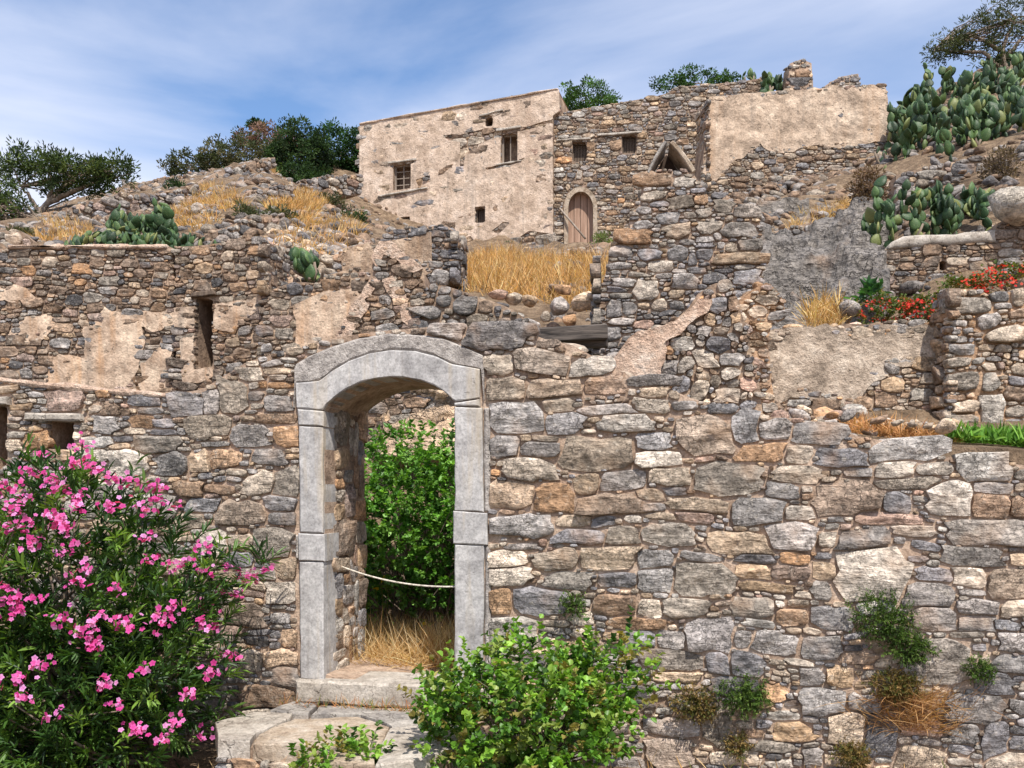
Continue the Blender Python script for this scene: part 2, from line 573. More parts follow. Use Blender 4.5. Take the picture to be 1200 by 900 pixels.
def sheet(name, pl, poly, holes, w0, w1, res, mat, parent=None, amp=0.01, freq=3.0, seed=0, col=None, ends=None):
    """a closed slab with the outline poly (and holes) between depths w0 (front) and w1 (back), its front uneven"""
    poly = np.asarray(poly, float)
    u0, v0 = poly.min(0) - res * 0.5
    u1, v1 = poly.max(0) + res * 0.5
    nu, nv = int((u1 - u0) / res) + 1, int((v1 - v0) / res) + 1
    gu = u0 + np.arange(nu + 1) * res
    gv = v0 + np.arange(nv + 1) * res
    cu, cv = np.meshgrid(gu[:-1] + res / 2, gv[:-1] + res / 2, indexing='ij')
    cc = np.stack([cu, cv], -1)
    m = in_poly(cc, poly)
    for h in holes:
        m &= ~in_poly(cc, h)
    if not m.any():
        return None
    vid = np.full((nu + 1, nv + 1), -1, int)
    I, J = np.nonzero(m)
    cnt = np.zeros((nu + 1, nv + 1), int)
    for di in (0, 1):
        for dj in (0, 1):
            np.add.at(cnt, (I + di, J + dj), 1)
    vi, vj = np.nonzero(cnt)
    vid[vi, vj] = np.arange(len(vi))
    U = np.stack([gu[vi], gv[vj]], 1)
    bnd = cnt[vi, vj] < 4
    q, dist = near_edge(U[bnd], [poly] + list(holes))
    ub = U[bnd]
    ok = dist < res * 0.95
    ub[ok] = q[ok]
    U[bnd] = ub
    n = len(U)
    nz = fbm(np.concatenate([U * freq, np.full((n, 1), seed * 1.7)], 1), seed, 4)
    Vf = pl.w(U, w0 + amp * 2 * nz)
    Vb = pl.w(U, w1)
    V = np.concatenate([Vf, Vb])
    A, B, C_, D = vid[I, J], vid[I + 1, J], vid[I + 1, J + 1], vid[I, J + 1]
    F = [np.stack([A, B, C_, D], 1), np.stack([D, C_, B, A], 1) + n]
    ex, extra = [], 0
    mp = np.zeros((nu + 2, nv + 2), bool)
    mp[1:-1, 1:-1] = m
    for (dx, dy, a, b) in ((0, -1, A, B), (1, 0, B, C_), (0, 1, C_, D), (-1, 0, D, A)):
        e = ~mp[I + 1 + dx, J + 1 + dy]
        k0 = 2 * n + extra
        m_ = int(e.sum())
        ex += [V[b[e]], V[a[e]], V[a[e] + n], V[b[e] + n]]
        ar_ = np.arange(m_)
        F.append(np.stack([k0 + ar_, k0 + m_ + ar_, k0 + 2 * m_ + ar_, k0 + 3 * m_ + ar_], 1))
        extra += 4 * m_
    V = np.concatenate([V] + ex)
    F = np.concatenate(F)
    # keep outward winding whatever way d x up relates to n
    if np.dot(np.cross(pl.d, [0, 0, 1.0]), pl.n) < 0:
        F = F[:, ::-1]
    return mesh(name, V, F, mat, parent, True, col)


def pack(free, res, sizes, heroes, r):
    """free: bool (nu,nv). returns rectangles (i,j,w,h,code). sizes: (prob, wmin,wmax,hmin,hmax) in metres"""
    free = free.copy()
    out = []
    nu, nv = free.shape
    for (i0, j0, i1, j1, c) in heroes:
        i0, j0 = max(i0, 0), max(j0, 0)
        i1, j1 = min(i1, nu), min(j1, nv)
        if i1 - i0 < 1 or j1 - j0 < 1:
            continue
        if free[i0:i1, j0:j1].mean() < 0.8:
            # trim against what is taken already
            while i1 - i0 > 2 and free[i0, j0:j1].mean() < 0.6: i0 += 1
            while i1 - i0 > 2 and free[i1 - 1, j0:j1].mean() < 0.6: i1 -= 1
            while j1 - j0 > 1 and free[i0:i1, j0].mean() < 0.6: j0 += 1
            while j1 - j0 > 1 and free[i0:i1, j1 - 1].mean() < 0.6: j1 -= 1
            if free[i0:i1, j0:j1].mean() < 0.85:
                continue
        free[i0:i1, j0:j1] = False
        out.append((i0, j0, i1 - i0, j1 - j0, c))
    pr = np.array([s[0] for s in sizes], float)
    pr = np.cumsum(pr / pr.sum())
    for j in range(nv):
        i = 0
        row = free[:, j]
        while i < nu:
            if not row[i]:
                i += 1
                continue
            k = i
            while k < nu and row[k]:
                k += 1
            run = k - i
            s = sizes[int(np.searchsorted(pr, r.random()))]
            w = max(1, int(round(r.uniform(s[1], s[2]) / res)))
            h = max(1, int(round(r.uniform(s[3], s[4]) / res)))
            if run - w < 2:
                if run <= w * 1.6:
                    w = run
                else:
                    w = max(1, run // 2)
            w = min(w, run)
            hh = 1
            while hh < h and j + hh < nv and free[i:i + w, j + hh].all():
                hh += 1
            if j + hh < nv and hh > 1 and not free[i:i + w, j + hh].any():
                pass
            elif j + hh + 1 < nv and free[i:i + w, j + hh].all() and not free[i:i + w, j + hh + 1].any():
                hh += 1
            if w > hh * 6:
                w = max(2, hh * 4)
            free[i:i + w, j:j + hh] = False
            out.append((i, j, w, hh, None))
            i += w
    return out


def darts(free, res, sizes, heroes, r):
    """random rubble: big stones thrown first, ever smaller ones into what is left; same result form as pack()"""
    nu, nv = free.shape
    SS = 3
    occ = np.zeros((nu * SS + 2, nv * SS + 2), bool)

    def span(cx, cy, a, b, f):
        return max(0, int((cx - a * f) * SS)), min(nu * SS, int(math.ceil((cx + a * f) * SS))), max(0, int((cy - b * f) * SS)), min(nv * SS, int(math.ceil((cy + b * f) * SS)))
    out = []
    for (i0, j0, i1, j1, c) in sorted(heroes, key=lambda h: -(h[2] - h[0]) * (h[3] - h[1])):
        cx, cy, a, b = (i0 + i1) / 2, (j0 + j1) / 2, max(.6, (i1 - i0) / 2), max(.6, (j1 - j0) / 2)
        if not (0 <= cx < nu and 0 <= cy < nv) or not free[int(cx), int(cy)]:
            continue
        l, q, d, u = span(cx, cy, a, b, 0.6)
        if occ[l:q, d:u].any():
            continue
        l, q, d, u = span(cx, cy, a, b, 0.97)
        occ[l:q, d:u] = True
        out.append((cx - a, cy - b, 2 * a, 2 * b, c))
    fi, fj = np.nonzero(free)
    if not len(fi):
        return out
    area = len(fi) * res * res
    cls = sorted(sizes, key=lambda s: -s[2] * s[4])
    m0 = min(s[1] for s in cls)
    h0 = min(s[3] for s in cls)
    cls = list(cls) + [(0.5, m0 * .8, m0 * 1.3, h0 * .8, h0 * 1.2), (0.5, m0 * .55, m0 * .9, h0 * .6, h0 * .9)]
    for ci, s in enumerate(cls):
        tries = int(min(24000, area / (0.5 * (s[1] + s[2]) * 0.5 * (s[3] + s[4])) * (0.8 + 3 * s[0] if ci < len(cls) - 2 else 3.0)))
        k = r.integers(len(fi), size=tries)
        W = r.uniform(s[1], s[2], tries) / res / 2
        Hh = r.uniform(s[3], s[4], tries) / res / 2
        ox, oy = r.random(tries), r.random(tries)
        for t in range(tries):
            cx, cy, a, b = fi[k[t]] + ox[t], fj[k[t]] + oy[t], W[t], Hh[t]
            l, q, d, u = span(cx, cy, a, b, 0.93)
            if occ[l:q, d:u].any():
                continue
            l2, q2, d2, u2 = int(max(0, cx - a * .8)), int(min(nu - 1, cx + a * .8)), int(max(0, cy - b * .8)), int(min(nv - 1, cy + b * .8))
            if not (free[l2, d2] and free[q2, d2] and free[l2, u2] and free[q2, u2]):
                continue
            occ[l:q, d:u] = True
            out.append((cx - a, cy - b, 2 * a, 2 * b, None))
    return out


def stones_on(pl, rects, u0, v0, res, pal, parent, mat, mat_key_seed, nparts, joint=0.008, proud=0.03, N=14, relief=1.0, warp=0.02, back=0.06, jit=1.0, name='stone', pmin=(5, 9), smooth=True, hard=None):
    """turn packed rectangles into individual stones; the biggest nparts are objects, the rest one part"""
    r = np.random.default_rng(mat_key_seed)
    rects = [q for q in rects if q[4] or not (q[2] * res < 0.036 and q[3] > q[2])]
    if not rects:
        return
    A = np.array([[a[0], a[1], a[2], a[3]] for a in rects], float)
    S = len(A)
    c = np.stack([u0 + (A[:, 0] + A[:, 2] / 2) * res, v0 + (A[:, 1] + A[:, 3] / 2) * res], 1)
    ha = A[:, 2] * res / 2
    hb = A[:, 3] * res / 2
    jn = np.minimum(joint * r.uniform(0.35, 1.4, S), np.minimum(ha, hb) * 0.22)
    a, b = ha, hb
    # every stone grows until it meets its neighbours, each with its own turn and squareness
    hero = np.array([1.0 if (rc[4] or rc[2] * rc[3] * res * res > 0.035) else 0.0 for rc in rects])
    loose = np.where(hero > 0, 0.65, 1.0) * jit
    c = c + np.stack([r.normal(0, 0.10, S) * ha, r.normal(0, 0.12, S) * hb], 1) * loose[:, None]
    rot = r.normal(0, 0.085, S) * loose
    q_ = r.uniform(pmin[0] * 0.55, pmin[1], S)
    th = np.linspace(0, 2 * math.pi, N, endpoint=False)[None, :] + r.uniform(-0.14, 0.14, (S, N)) + r.uniform(0, 0.3, (S, 1))
    ct, st = np.cos(th), np.sin(th)
    rad = (np.abs(ct) ** q_[:, None] + np.abs(st) ** q_[:, None]) ** (-1 / q_[:, None])
    shx = r.normal(0, 0.20, (S, 1)) * loose[:, None]
    lx = rad * ct * a[:, None]
    ly = rad * st * b[:, None]
    lx = lx + shx * ly
    cr, sr_ = np.cos(rot)[:, None], np.sin(rot)[:, None]
    dx, dy = lx * cr - ly * sr_, lx * sr_ + ly * cr
    steps = np.linspace(0.55, 1.5, 15)
    tmax = np.full((S, N), steps[0])
    K = min(26, S - 1)
    order_a = np.argsort(-(a * b))
    for i0 in range(0, S, 400):
        sl = slice(i0, min(i0 + 400, S))
        gap = np.maximum(np.abs(c[sl, None, 0] - c[None, :, 0]) - a[sl, None] - a[None], np.abs(c[sl, None, 1] - c[None, :, 1]) - b[sl, None] - b[None])
        gap[np.arange(gap.shape[0]), np.arange(sl.start, sl.stop)] = 1e9
        nb = np.argpartition(gap, K - 1, 1)[:, :K] if K > 0 else np.zeros((gap.shape[0], 0), int)
        alive = np.ones((gap.shape[0], N), bool)
        for t in steps:
            px = c[sl, 0][:, None] + dx[sl] * t
            py = c[sl, 1][:, None] + dy[sl] * t
            ex = px[:, :, None] - c[nb, 0][:, None, :]
            ey = py[:, :, None] - c[nb, 1][:, None, :]
            cb, sb = np.cos(rot[nb])[:, None, :], np.sin(rot[nb])[:, None, :]
            xx, yy = ex * cb + ey * sb, -ex * sb + ey * cb
            xx = xx - shx[nb, 0][:, None, :] * yy
            qq = q_[nb][:, None, :]
            fj = ((np.abs(xx) / a[nb][:, None, :]) ** qq + (np.abs(yy) / b[nb][:, None, :]) ** qq) ** (1 / qq)
            alive &= t < fj.min(-1)
            if hard is not None:
                hm, hu, hv = hard
                iu = np.clip(((px - hu) / res).astype(int), 0, hm.shape[0] - 1)
                iv = np.clip(((py - hv) / res).astype(int), 0, hm.shape[1] - 1)
                alive &= ~hm[iu, iv]
            tm = tmax[sl]
            tm[alive] = t
            tmax[sl] = tm
    tmax = tmax * (1 + r.normal(0, 0.018 * jit, (S, N)))
    sx0, sy0 = (1 - jn / a)[:, None], (1 - 0.85 * jn / b)[:, None]
    qx = rad * ct * tmax
    qy = rad * st * tmax
    X = dx * tmax * sx0
    Y = dy * tmax * sy0
    size = np.sqrt(a * b)
    rings = [(1.0, -1), (1.0, 0.86), (1.0, 0.86), (0.96, 0.98), (0.64, 1.0), (0.28, 1.0)]
    K = len(rings)
    V = np.zeros((S, K * N + 1, 3))
    pr = proud * r.uniform(0.6, 1.3, S) * np.clip(size / 0.10, 0.6, 1.2)
    np_ = 2
    so_ = r.uniform(-0.04, 0.14, (S, np_)) * relief
    sx = r.normal(0, 0.15, (S, np_)) * relief
    sy = r.normal(0, 0.15, (S, np_)) * relief
    sy[:, 0] = np.abs(sy[:, 0])          # tops weather back
    m2 = np.minimum(a, b)

    def height(fx, fy, wx, wy):
        h = np.min(so_[:, :, None] + sx[:, :, None] * fx[:, None, :] + sy[:, :, None] * fy[:, None, :], 1)
        h = np.clip(h, -0.4, 0.25) * m2[:, None]
        q = np.stack([wx / 0.07, wy / 0.05, np.tile(np.arange(S)[:, None] * 3.3, (1, wx.shape[1]))], -1)
        return h + fbm(q, 5, 2) * np.minimum(m2, 0.12)[:, None] * 0.22 * relief

    for k, (sc, hk) in enumerate(rings):
        fx, fy = qx * sc, qy * sc
        PX, PY = X * sc, Y * sc
        sl = slice(k * N, (k + 1) * N)
        V[:, sl, 0] = PX
        V[:, sl, 1] = PY
        if hk < 0:
            V[:, sl, 2] = -back
        else:
            hh = height(fx, fy, PX + c[:, 0:1], PY + c[:, 1:2])
            V[:, sl, 2] = np.maximum(pr[:, None] * hk + hh, 0.25 * pr[:, None])
    zc = np.zeros((S, 1))
    V[:, -1, 2] = (pr[:, None] * 1.03 + height(zc, zc, c[:, 0:1], c[:, 1:2]))[:, 0]
    # shared warp so that courses undulate but neighbours keep their joints
    U = V[:, :, :2] + c[:, None, :]
    q = np.concatenate([U * 1.9, np.full(U.shape[:2] + (1,), 0.37)], -1)
    q2 = np.concatenate([U * 7.0, np.full(U.shape[:2] + (1,), 5.1)], -1)
    U = U + np.stack([vnoise(q, 11) * warp + vnoise(q2, 12) * warp * 0.3, vnoise(q, 13) * warp * 1.2 + vnoise(q2, 14) * warp * 0.35], -1)
    Wd = pl.w(U, V[:, :, 2])
    faces = []
    for k in range(K - 1):
        if k == 1:
            continue          # crisp broken rim: side and face do not share normals
        for i in range(N):
            faces.append((k * N + i, k * N + (i + 1) % N, (k + 1) * N + (i + 1) % N, (k + 1) * N + i))
    Q = np.array(faces)
    T3 = np.array([((K - 1) * N + i, (K - 1) * N + (i + 1) % N, K * N) for i in range(N)])
    flip = np.dot(np.cross(pl.d, [0, 0, 1.0]), pl.n) < 0
    if flip:
        Q, T3 = Q[:, ::-1], T3[:, ::-1]
    fl = [list(map(int, f)) for f in Q] + [list(map(int, f)) for f in T3]
    # colours
    keys = PALW[pal]
    cols = np.zeros((S, 4))
    for i, rc in enumerate(rects):
        code = rc[4] if rc[4] else keys[int(r.integers(len(keys)))]
        base = np.array(PAL[code[0]], float)
        if len(code) > 1:
            base = base * 0.55 + np.array(PAL[code[1]], float) * 0.45
        base = base * r.uniform(0.82, 1.12)
        base = base.mean() + (base - base.mean()) * r.uniform(0.65, 1.1)
        base = base * {'brown': 0.9, 'dark': 0.86, 'house': 0.93, 'hill': 0.88, 'grey': 0.94}.get(pal, 1.0)
        cols[i, :3] = alb(np.clip(base, 20, 240), 1.12)
        cols[i, 3] = r.random()
    area = a * b
    c3 = Wd[:, -1]
    vx, vy = CXP + c3[:, 0] / c3[:, 1] * FPX, HYP - (c3[:, 2] - EYE) / c3[:, 1] * FPX
    area = np.where((vx > -15) & (vx < 1215) & (vy < 915), area, area * 1e-3)      # what the photograph shows comes first
    order = np.argsort(-area)
    big = order[:nparts]
    rest = order[nparts:]
    for i in big:
        W = Wd[i]
        o = W.mean(0)
        me = mesh_data(name, W - o, fl, mat, smooth, cols[i])
        new_obj(name, me, parent, o)
    if len(rest):
        V2 = Wd[rest].reshape(-1, 3)
        nv1 = K * N + 1
        offs = (np.arange(len(rest)) * nv1)[:, None, None]
        Q2 = (Q[None] + offs).reshape(-1, 4)
        T2 = (T3[None] + offs).reshape(-1, 3)
        F2 = Q2.tolist() + T2.tolist()
        C2 = np.repeat(cols[rest], nv1, 0)
        o2 = mesh('small_stones', V2, F2, mat, parent, smooth, C2)
        o2['kind'] = 'stuff'


SZ = {
    'front': [(0.06, .26, .40, .12, .18), (0.34, .16, .34, .06, .11), (0.38, .10, .24, .035, .06), (0.30, .05, .11, .028, .05)],
    'frontleft': [(0.14, .22, .38, .14, .22), (0.34, .14, .28, .08, .15), (0.28, .10, .26, .04, .08), (0.24, .05, .12, .04, .09)],
    'mid': [(0.10, .20, .34, .11, .18), (0.30, .13, .25, .07, .12), (0.30, .10, .20, .04, .07), (0.30, .06, .11, .03, .06)],
    'rubble': [(0.05, .15, .24, .09, .13), (0.30, .09, .16, .05, .09), (0.40, .06, .11, .035, .06)],
    'house': [(0.14, .26, .44, .12, .19), (0.50, .15, .30, .08, .13), (0.36, .08, .18, .05, .09)],
    'far': [(0.14, .40, .62, .20, .32), (0.46, .22, .42, .12, .20), (0.40, .12, .26, .09, .14)],
}


def wall(name, label, pl, poly, T=0.5, holes=(), block=(), heroes=(), res=0.03, sizes='mid', pal='grey', mat='stone', core='mortar', nparts=150,
         patches=(), cat='wall', joint=0.008, proud=0.03, relief=1.0, N=14, warp=0.02, seed=1, cap=None, cores=None, coreamp=0.012, pmin=(5, 9), jit=1.0, group=None, smooth=True, ends=()):
    """poly/holes/block in pixels on the wall's face; patches: (pixel polygon, material, name)"""
    pg = pl.poly(poly)
    hg = [pl.poly(h) for h in holes]
    bg = [pl.poly(b) for b in block]
    root = sheet(name, pl, pg, hg, -0.008, -T, cores or max(res * 1.6, 0.05), M[core], None, coreamp, 5.0, seed)
    tag(root, label, cat, group, 'thing')
    pats = []
    for k, pt in enumerate(patches):
        am_, stp_ = (pt[3] if len(pt) > 3 else 0.05), (pt[4] if len(pt) > 4 else 0.10)
        pp = roughen(roughen(pl.poly(pt[0]), am_, stp_ * 1.5, seed + k), am_ * 0.7, stp_ * 0.4, seed + k + 70)
        pats.append(pp)
        sheet(pt[2], pl, pp, hg, proud * (1.15 if pt[2] == 'lime_slope' else 0.62), -0.03, max(0.028, res * 0.9), M[pt[1]], root, proud * 0.42, 4.0, seed + k + 9)
    u0, v0 = pg.min(0)
    u1, v1 = pg.max(0)
    nu, nv = int((u1 - u0) / res) + 1, int((v1 - v0) / res) + 1
    cu, cv = np.meshgrid(u0 + (np.arange(nu) + .5) * res, v0 + (np.arange(nv) + .5) * res, indexing='ij')
    cc = np.stack([cu, cv], -1)
    free = in_poly(cc, pg)
    hardm = np.zeros(free.shape, bool)
    for h in hg + bg:
        hardm |= in_poly(cc, h)
    free &= ~hardm
    for h in pats:
        ip = in_poly(cc, h)
        ii = np.nonzero(ip)
        if len(ii[0]):
            _q, de = near_edge(cc[ii], [h])
            nz_ = vnoise(np.concatenate([cc[ii] * 2.2, np.full((len(de), 1), seed * .3)], 1), 77)
            kill = (de > 0.05 + 0.10 * (nz_ + 0.3)) & (nz_ > -0.62) if not patches[[id(x) for x in pats].index(id(h))][2] == 'lime_slope' else (de > 0.02)
            free[ii[0][kill], ii[1][kill]] = False
    hs = []
    for (x0, y0, x1, y1, c) in heroes:
        a_ = pl.uv(x0, y1)
        b_ = pl.uv(x1, y0)
        hs.append((int(round((a_[0] - u0) / res)), int(round((a_[1] - v0) / res)), int(round((b_[0] - u0) / res)), int(round((b_[1] - v0) / res)), c))
    r = np.random.default_rng(seed)
    rects = darts(free, res, SZ[sizes] if isinstance(sizes, str) else sizes, hs, r)
    stones_on(pl, rects, u0, v0, res, pal, root, M[mat], seed + 100, nparts, joint, proud, N, relief, warp, min(0.06, T * 0.4), jit, pmin=pmin, smooth=smooth, hard=(hardm, u0, v0) if hardm.any() else None)
    for k, (ex, ey0, ey1, sd_) in enumerate(ends):
        e0, e1 = pl.uv(ex, ey0), pl.uv(ex, ey1)
        ep = Plane(0, 1, d=-pl.n, n=pl.d * sd_, O=pl.w(np.array([e0[0], 0.0]), 0.0))
        hgt, dep = e0[1] - e1[1], min(T, 1.2)
        fr_ = np.ones((max(2, int(dep / res)), max(2, int(hgt / res))), bool)
        rc_ = darts(fr_, res, SZ[sizes] if isinstance(sizes, str) else sizes, [], r)
        stones_on(ep, rc_, 0.0, e1[1], res, pal, root, M[mat], seed + 300 + k, 80, joint, proud, N, relief, warp, 0.06, jit, pmin=pmin, smooth=smooth, name='end_stone')
    if cap:
        cap_stones(pl, pg, T, cap, pal, root, seed)
    return root


# ------------------------------------------------------------------ loose rocks (a handful of shared shapes)
def ico(sub):
    import bmesh
    bm = bmesh.new()
    bmesh.ops.create_icosphere(bm, subdivisions=sub, radius=1.0)
    V = np.array([v.co[:] for v in bm.verts])
    F = np.array([[v.index for v in f.verts] for f in bm.faces])
    bm.free()
    return V, F


ICO2 = ico(2)
ICO3 = ico(3)


def rock_shape(r, sub=ICO2, flat=0.6):
    V = sub[0].copy()
    for k in range(11):
        n = r.normal(0, 1, 3)
        n /= np.linalg.norm(n)
        d = r.uniform(0.55, 0.85)
        e = V @ n - d
        V -= np.maximum(e, 0)[:, None] * n * 0.92
    V *= 1 + 0.10 * fbm(V * 2.0 + r.uniform(0, 50, 3), 3, 3)[:, None]
    V[:, 2] *= flat
    V[:, 1] *= r.uniform(0.7, 0.95)
    return V


RR = np.random.default_rng(99)
ROCKS = [mesh_data('rock_shape', rock_shape(RR), ICO2[1], M['boulder'], False) for k in range(10)]
ROCKV = [rock_shape(RR) for k in range(8)]


def pal_col(pal, r, k=1.12):
    keys = PALW[pal]
    base = np.array(PAL[keys[int(r.integers(len(keys)))]], float) * r.uniform(0.85, 1.12) * {'brown': 0.9, 'dark': 0.86, 'house': 0.93, 'hill': 0.86, 'grey': 0.94}.get(pal, 1.0)
    return alb(np.clip(base, 20, 240), k)


def rock(name, loc, size, r, pal='grey', parent=None, col=None, flat=1.0, rot=None):
    o = new_obj(name, ROCKS[int(r.integers(len(ROCKS)))], parent, loc)
    o.scale = (size * r.uniform(0.85, 1.2), size * r.uniform(0.8, 1.1), size * flat * r.uniform(0.8, 1.15))
    o.rotation_euler = (r.uniform(-.3, .3), r.uniform(-.3, .3), r.uniform(0, 6.28)) if rot is None else rot
    o.color = c4(pal_col(pal, r) if col is None else col)
    return o


def cap_stones(pl, pg, T, size, pal, root, seed):
    """rough stones lying along the broken top of a wall, through its thickness"""
    r = np.random.default_rng(seed + 500)
    u0, u1 = pg[:, 0].min(), pg[:, 0].max()
    rows = max(1, int(T / (size * 1.3)))
    us = np.arange(u0 + size * 0.4, u1 - size * 0.3, size * 1.25)
    a = np.asarray(pg)
    b = np.roll(a, -1, 0)
    for u in us:
        vt = -1e9
        for i in range(len(a)):
            lo, hi = min(a[i, 0], b[i, 0]), max(a[i, 0], b[i, 0])
            if lo <= u <= hi and hi - lo > 1e-6:
                t = (u - a[i, 0]) / (b[i, 0] - a[i, 0])
                vt = max(vt, a[i, 1] + t * (b[i, 1] - a[i, 1]))
        if vt < -1e8:
            continue
        for k in range(rows):
            w = -T * (k + 0.5) / rows
            s = size * r.uniform(0.4, 0.72)
            p = pl.w(np.array([u + r.uniform(-.2, .2) * size, vt - s * 0.2 + r.uniform(-.03, .03)]), w)
            rock('cap_stone', p, s, r, pal, root, flat=0.8)


def rubble(name, label, pts, sizes, pal, r, mat='stone_mid', cat='rubble', seed=0, sink=0.25):
    """a scatter too small to pick apart: many rocks in one mesh"""
    Vs, Fs, Cs = [], [], []
    n = 0
    for p, s in zip(pts, sizes):
        V = ROCKV[int(r.integers(len(ROCKV)))]
        an = r.uniform(0, 6.28)
        ca, sa = math.cos(an), math.sin(an)
        W = V * s * np.array([r.uniform(.8, 1.25), r.uniform(.8, 1.2), r.uniform(.8, 1.3)])
        tl = r.uniform(-.5, .5)
        W = np.stack([W[:, 0] * ca - W[:, 1] * sa, W[:, 0] * sa + W[:, 1] * ca, W[:, 2] + tl * W[:, 0]], 1)
        Vs.append(W + p + np.array([0, 0, s * (0.5 - sink)]))
        Fs.append(ICO2[1] + n)
        cc = np.append(pal_col(pal, r), r.random())
        Cs.append(np.tile(cc, (len(V), 1)))
        n += len(V)
    o = mesh(name, np.concatenate(Vs), np.concatenate(Fs), M[mat], None, False, np.concatenate(Cs))
    tag(o, label, cat, kind='stuff')
    return o


def prism(pl, poly, w0, w1, bevel=0.0, sub=0, seed=0, amp=0.0):
    """extruded outline with a small worn bevel on the front edge; returns V,F (poly in uv, anticlockwise)"""
    poly = np.asarray(poly, float)
    ar = 0.5 * np.sum(poly[:, 0] * np.roll(poly[:, 1], -1) - np.roll(poly[:, 0], -1) * poly[:, 1])
    if ar < 0:
        poly = poly[::-1]
    if sub:
        o = []
        for i in range(len(poly)):
            a, b = poly[i], poly[(i + 1) % len(poly)]
            k = max(1, int(np.linalg.norm(b - a) / sub))
            for t in range(k):
                o.append(a + (b - a) * t / k)
        poly = np.array(o)
    n = len(poly)
    e0 = poly - np.roll(poly, 1, 0)
    e1 = np.roll(poly, -1, 0) - poly
    e0 /= np.linalg.norm(e0, axis=1)[:, None] + 1e-9
    e1 /= np.linalg.norm(e1, axis=1)[:, None] + 1e-9
    nn = np.stack([-(e0 + e1)[:, 1], (e0 + e1)[:, 0]], 1)
    nn /= np.linalg.norm(nn, axis=1)[:, None] + 1e-9
    jit = amp * vnoise(np.concatenate([poly * 9, np.full((n, 1), seed * 2.3)], 1), seed)[:, None]
    p0 = poly + nn * jit
    ins = p0 + nn * bevel * (1 + 0.7 * vnoise(np.concatenate([poly * 14, np.full((n, 1), seed + .5)], 1), seed + 2)[:, None])
    V = np.concatenate([pl.w(p0, w1), pl.w(p0, w0 - bevel), pl.w(ins, w0)])
    F = []
    for i in range(n):
        j = (i + 1) % n
        F.append([i, j, n + j, n + i])
        F.append([n + i, n + j, 2 * n + j, 2 * n + i])
    F.append([2 * n + i for i in range(n)])
    F.append([i for i in range(n)][::-1])
    if np.dot(np.cross(pl.d, [0, 0, 1.0]), pl.n) < 0:
        F = [f[::-1] for f in F]
    return V, F


def block_obj(name, pl, px_poly, w0, w1, mat, parent=None, bevel=0.01, sub=0.06, seed=0, amp=0.004, uv=False, smooth=False):
    V, F = prism(pl, px_poly if uv else pl.poly(px_poly), w0, w1, bevel, sub, seed, amp)
    return mesh(name, V, F, M[mat] if isinstance(mat, str) else mat, parent, smooth)


def box(name, c, half, mat, parent=None, rz=0.0, tilt=(0, 0), bevel=0.01):
    """bevelled box (24 corner cut)"""
    h = np.asarray(half, float)
    b = min(bevel, h.min() * 0.45)
    V = []
    for sx in (-1, 1):
        for sy in (-1, 1):
            for sz in (-1, 1):
                s = np.array([sx, sy, sz], float)
                for ax in range(3):
                    k = h - b
                    q = k.copy()
                    q[ax] = h[ax]
                    V.append(s * q)
    V = np.array(V)
    E = Matrix.Rotation(rz, 3, 'Z') @ Matrix.Rotation(tilt[0], 3, 'X') @ Matrix.Rotation(tilt[1], 3, 'Y')
    Wd = V @ np.array(E).T + np.asarray(c, float)
    import bmesh
    bm = bmesh.new()
    vs = [bm.verts.new(v) for v in Wd]
    bmesh.ops.convex_hull(bm, input=vs)
    bmesh.ops.dissolve_limit(bm, angle_limit=0.02, verts=bm.verts, edges=bm.edges)
    me = bpy.data.meshes.new(name)
    o = Wd.mean(0)
    for v in bm.verts:
        v.co -= Vector(o)
    bm.to_mesh(me)
    bm.free()
    me.materials.append(M[mat] if isinstance(mat, str) else mat)
    return new_obj(name, me, parent, o)


def strip(name, pl, inner, outer, w0, w1, mat, parent, bevel=0.008, n=40, seed=0):
    """a curved band between two outlines (pixels), as quads"""
    def resamp(p):
        p = np.array([pl.uv(x, y) for x, y in p])
        s = np.concatenate([[0], np.cumsum(np.linalg.norm(np.diff(p, axis=0), axis=1))])
        t = np.linspace(0, s[-1], n)
        return np.stack([np.interp(t, s, p[:, 0]), np.interp(t, s, p[:, 1])], 1)
    I, O = resamp(inner), resamp(outer)
    d = O - I
    L = np.linalg.norm(d, axis=1)[:, None]
    d = d / L
    b = np.minimum(bevel * (1 + 0.6 * vnoise(np.concatenate([I * 14, np.full((n, 1), seed)], 1), seed)[:, None]), L * .3)
    rows = [(I, w1), (I, w0 - bevel), (I + d * b, w0), (I + d * (L * .5), w0), (O - d * b, w0), (O, w0 - bevel), (O, w1)]
    V = np.concatenate([pl.w(p, w) for p, w in rows])
    F = []
    k = len(rows)
    for a in range(k):
        c = (a + 1) % k
        for i in range(n - 1):
            F.append([a * n + i, a * n + i + 1, c * n + i + 1, c * n + i])
    F.append([a * n for a in range(k)])
    F.append([a * n + n - 1 for a in range(k)][::-1])
    o = mesh(name, V, F, M[mat], parent, False)
    import bmesh
    bm = bmesh.new()
    bm.from_mesh(o.data)
    bmesh.ops.recalc_face_normals(bm, faces=bm.faces)
    bm.to_mesh(o.data)
    bm.free()
    return o
